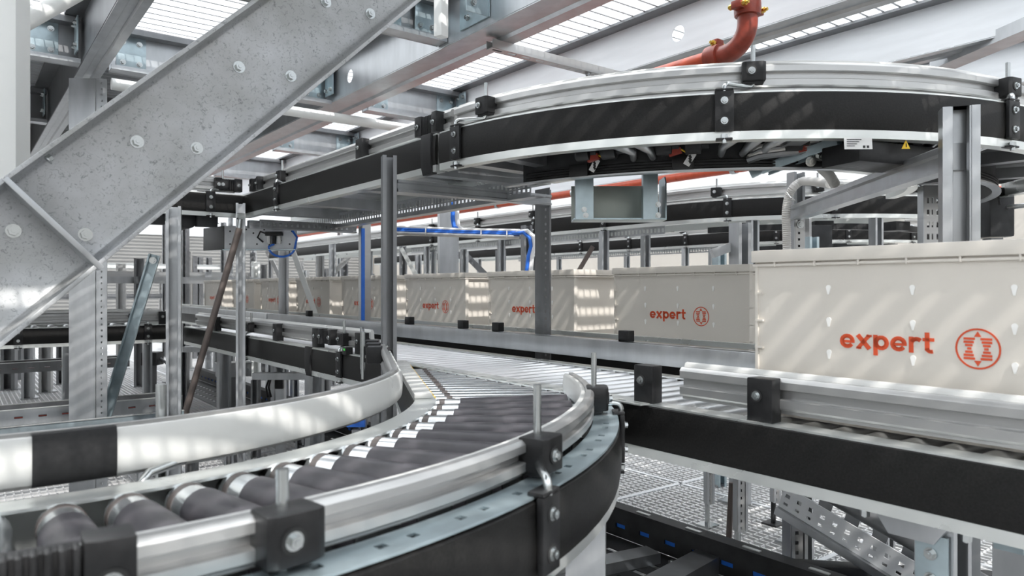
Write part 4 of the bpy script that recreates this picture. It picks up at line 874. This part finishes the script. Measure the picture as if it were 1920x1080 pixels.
p = aD(1365, 985, 2.75); solo('leaning_rod', M().cyl(V(p.x, p.y, FLOOR), aD(1372, 905, 2.75), .011, 10), 'brown', 'thin brown rod leaning against a leg on the grating', 'rod')
# zinc cable trays low at the left
def tray(y, z, x0, x1, label, hgt=.075, m='zinc'):
    T = thing('cable_tray', label, 'tray', ((x0+x1)/2, y, z))
    b = M(); b.slots((x0, y, z), (1,0,0), (0,0,1), x1-x0, hgt, [(.030,.040)], .10, .035, .003); part(T, 'front_wall', b, m)
    b = M(); b.slots((x0, y+.20, z), (1,0,0), (0,0,1), x1-x0, hgt, [(.030,.040)], .10, .035, .003); part(T, 'back_wall', b, m)
    b = M(); b.slots((x0, y, z), (1,0,0), (0,1,0), x1-x0, .2, [(.04,.06),(.10,.12)], .10, .05, .003); part(T, 'base', b, m)
    b = M(); b.box(((x0+x1)/2, y, z+hgt), (x1-x0, .014, .004)); b.box(((x0+x1)/2, y+.2, z+hgt), (x1-x0, .014, .004)); part(T, 'edge_lips', b, 'lip')
    for x in (x0+.2, (x0+x1)/2, x1-.2): part(T, 'support', M().box((x, y+.1, (z+FLOOR)/2), (.04, .04, z-FLOOR)), 'galv')
    for i in range(6): part(T, 'cable', M().cyl((x0+.05, y+.03+.026*i, z+.015), (x1-.05, y+.03+.026*i, z+.015), .009, 8), ('dred', 'bplast', 'redcap', 'bplast', 'wcab', 'bplast')[i])
    return T
tray(3.55, -.665, -1.2, .88, 'zinc slotted cable tray low at the left, nearest of the pair')
tray(4.30, -.67, -1.6, 1.0, 'zinc slotted cable tray low at the left, behind the holed column', m='galv')
tray(6.4, -.62, -2.5, 1.1, 'darker slotted tray far behind at the left under the cross conveyor', m='galvd')
# low tables and boxes between the legs beyond the long conveyor
T = thing('drive_box', 'small grey drive box with bolt holes behind the corner post', 'box', tuple(aD(435, 690, 4.6))); 
q = aD(438, 693, 4.6); part(T, 'case', M().box(q, (.20, .10, .085), -.1), 'galv', .004); part(T, 'lid', M().box(q+V(0,0,.045), (.21, .11, .006), -.1), 'lip', .002)
for k in (-1, 1): part(T, 'bolt', M().hexb(q+V(.07*k,-.05,0), (0,-1,0), .008, .008), 'bolt')
part(T, 'stand', M().box((q.x, q.y, (q.z-.04+FLOOR)/2), (.06, .06, q.z-.04-FLOOR)), 'galvd')
T = thing('motor_block', 'small black motor block left of the open channel post', 'motor', tuple(aD(286, 672, 5.6))); q = aD(286, 672, 5.6)
part(T, 'body', M().box(q, (.12, .12, .10), -ANG), 'dark', .006); part(T, 'cable', M().tube([q+rt*.06, q+rt*.10-V(0,0,.03), q+rt*.14-V(0,0,.07)], .01), 'galvd'); part(T, 'stand', M().box((q.x, q.y, (q.z+FLOOR-.05)/2), (.05, .05, q.z-FLOOR-.05)), 'galvd')
T = thing('outlet_post', 'short post with black cable loops behind the white guard', 'post', tuple(aD(525, 760, 4.6))); q = aD(527, 750, 4.4)
part(T, 'post', M().box((q.x, q.y, (FLOOR-.52)/2), (.05, .05, -.52-FLOOR), -ANG), 'galv'); part(T, 'socket_box', M().box(V(q.x, q.y, -.57)-fw*.03, (.05, .03, .07), -ANG), 'bplast', .004)
for k in (0, 1): part(T, 'cable_loop', M().tube([V(q.x,q.y,-.53)-rt*.02, V(q.x,q.y,-.54)-rt*(.06+.01*k), V(q.x,q.y,-.60)-rt*(.075+.015*k), V(q.x,q.y,-.66)-rt*(.06+.02*k)], .006), 'bplast')
T = thing('switch_box', 'small blue box with a red button behind the curve of the white guard', 'switch', tuple(aD(668, 784, 2.9))); q = aD(668, 786, 2.9)
part(T, 'case', M().box(q, (.075, .03, .06), -ANG), 'blue', .004); part(T, 'red_button', M().cyl(q-fw*.015, q-fw*.03, .012, 14), 'redcap'); part(T, 'label_plate', M().box(q-fw*.016-rt*.024, (.02, .002, .03), -ANG), 'label'); part(T, 'stand', M().box((q.x, q.y, (q.z+FLOOR)/2-.02), (.03, .03, q.z-FLOOR-.04), -ANG), 'galvd')
def low_frame(px0, px1, py, d, label):
    a_, b_ = aD(px0, py, d), aD(px1, py, d); T = thing('low_frame', label, 'frame', (a_.x, a_.y, FLOOR))
    part(T, 'top_rail', M().bar(a_, b_, .05, .04, (b_-a_).cross(V(0,0,1))), 'galv')
    for q in (a_*.95+b_*.05, a_*.05+b_*.95): part(T, 'leg', M().ext(cprof(.045,.045,.003,.01), (q.x, q.y, FLOOR), (q.x, q.y, a_.z-.02), -fw), 'galvd')
low_frame(475, 620, 705, 4.3, 'low grey frame right of the slim corner post'); low_frame(345, 440, 655, 5.4, 'low grey frame far behind the dark thin rod')
low_frame(360, 440, 820, 3.5, 'low frame on the grating seen under the white guard'); low_frame(215, 300, 800, 3.9, 'low frame behind the tall holed column'); low_frame(560, 690, 775, 3.9, 'low frame near the small blue box')
# background uprights
def upright(px, d, w_, ztop, label, m='galv', sd=None):
    p = aD(px, 540, d); T = thing('background_upright', label, 'post', (p.x, p.y, FLOOR), 'uprights in the background')
    part(T, 'channel', M().ext(cprof(w_, w_, .004, w_*.25), (p.x, p.y, FLOOR), (p.x, p.y, ztop), sd or (-fw+rt*.4)), m)
    part(T, 'foot', M().box((p.x, p.y, FLOOR+.005), (w_*1.6, w_*1.6, .01)), 'galv')
    if px == 1378: part(T, 'arm', M().bar(aD(1335, 476, 3.4), aD(1378, 460, 3.4), .04, .05, (0,0,1)), 'galv')
UPS = [(391, 9.0, .075, .20, 'thin upright just right of the open channel post, over the last tote', 'galv'), (430, 8.4, .07, .20, 'thin upright behind the head of the dark thin rod', 'galv'), (479, 8.3, .09, .30, 'pale striped upright just right of the slim corner post', 'wpaint'),
 (531, 5.2, .065, .27, 'upright under the zinc control plate', 'galv'), (599, 8.6, .09, .40, 'pale upright behind the gap left of the blue-edged post', 'alu'), (645, 9.2, .08, .40, 'thin upright left of the blue-edged post, far back', 'galvd'),
 (754, 6.3, .05, .36, 'thin upright right beside the dark grooved post', 'galvd'), (783, 8.0, .06, .36, 'thin upright between the grooved post and the smooth column', 'galv'), (868, 7.15, .07, .36, 'upright just right of the tall smooth column', 'galv'),
 (936, 7.0, .08, .36, 'dark upright with a pale side left of the cable drop', 'galvd'), (984, 4.1, .05, .35, 'short upright that the blue cables hang down', 'galvd'), (1343, 3.7, .05, .20, 'pair of slim zinc uprights left of the holed post, left one', 'zinc'),
 (1378, 3.4, .07, .30, 'stout channel upright above the right end of the middle tote', 'galv'), (1448, 4.4, .05, .16, 'short upright left of the conduit', 'galvd'), (1510, 3.6, .06, .25, 'zinc upright right of the slim holed post', 'zinc'),
 (262, 7.4, .09, .30, 'upright seen through the gap right of the holed column', 'galvd'), (228, 9.0, .10, .30, 'broad pale upright far behind the holed column', 'alu'), (20, 7.2, .12, -.28, 'broad short upright at the left edge under the cross conveyor', 'galvd'),
 (55, 6.6, .09, -.28, 'second short upright from the left edge under the cross conveyor', 'galv'), (88, 7.0, .10, -.28, 'third short upright from the left edge under the cross conveyor', 'alu'), (118, 7.6, .09, -.28, 'short upright close to the left side of the holed column', 'galvd'), (515, 5.2, .05, -.3, 'thin leg right of the steep blue-grey brace under the conveyors', 'galv')]
for a in UPS: upright(*a)
random.seed(11)
for i in range(34):
    px = random.uniform(190, 700); d = random.uniform(7.5, 13); p = aD(px, 540, d)
    if 1.9 < p.x < 2.6 or 1.15 < p.x < 1.8: p.x += .8
    if 3.15 < p.x < 3.9 or 5.2 < p.x < 5.9: p.x += .75
    T = thing('rack_upright', 'thin rack upright in the crowd of posts far behind the conveyors', 'post', (p.x, p.y, FLOOR), 'rack uprights far back'); zt = random.choice((.25, .45, .95, .95))
    part(T, 'channel', M().ext(cprof(.06, .06, .004, .014), (p.x, p.y, FLOOR), (p.x, p.y, zt), (-fw+rt*random.uniform(-.5,.5))), random.choice(('galv','galvd','galvd','alu')))
    part(T, 'foot', M().box((p.x, p.y, FLOOR+.005), (.1, .1, .01)), 'galv')
def strut(px0, py0, px1, py1, d, label, m='galv', w_=.04):
    a_, b_ = aD(px0, py0, d), aD(px1, py1, d); b_ = a_ + (b_-a_)*((a_.z-FLOOR)/(a_.z-b_.z)); solo('background_brace', M().bar(a_, b_, w_, .02, rt), m, label, 'brace', 'thin braces in the background')
strut(752, 465, 785, 525, 6.2, 'bright thin brace leaning right beside the grooved post', 'lip', .035); strut(1112, 462, 1072, 530, 4.9, 'thin brass-coloured brace above the crossed tote', 'brown', .03)
strut(660, 475, 610, 530, 9.0, 'pale brace above the half hidden tote', 'alu', .06); strut(875, 480, 925, 530, 7.4, 'dark brace right of the smooth column', 'galvd', .06); strut(500, 470, 530, 530, 9.6, 'short pale brace under the zinc plate', 'alu', .05)
T = thing('dark_cabinet', 'black cabinet with a pale edge behind the slim holed post', 'cabinet', tuple(aD(1530, 470, 3.6))); q = aD(1535, 448, 3.85)
part(T, 'body', M().box(q, (.11, .08, .14), -ANG), 'dark', .004); part(T, 'edge_plate', M().box(q-rt*.062-V(0,0,-.02), (.012, .09, .17), -ANG), 'alu'); part(T, 'stand', M().box((q.x, q.y, (q.z-.07+FLOOR)/2), (.06, .05, q.z-.07-FLOOR), -ANG), 'galvd')
# back rails crossing far away at the left
for k, (z, y, m_, lab) in enumerate(((.16, 9.5, 'alu', 'upper pale rail crossing far behind the channel post'), (.30, 11.0, 'wpaint', 'topmost pale rail crossing far behind the stringer'), (.08, 8.2, 'galv', 'lowest thin rail crossing far behind the channel post'), (-.12, 12.0, 'galvd', 'dark rail crossing low on the back wall'))):
    solo('cross_rail', M().bar((-4, y, z), (3.2, y, z), .06, .07, (0,1,0)), m_, lab, 'rail', 'rails crossing far back')
for i, (x, y) in enumerate(((-1.6, 9.2), (-.6, 10.2), (.5, 9.6), (1.3, 10.4))):
    solo('far_column', M().box((x, y, (FLOOR+.92)/2), (.16, .12, 1.92)), ('galv','alu','galvd','wpaint')[i], ('grey','bright','dark','white')[i]+' wide column far back at the left, between the rails', 'column', 'columns far back')
# ---------------------------------------------------------------- everything to floor height
for o in list(SC.objects):
    if o.parent is None: o.location.z += EYE
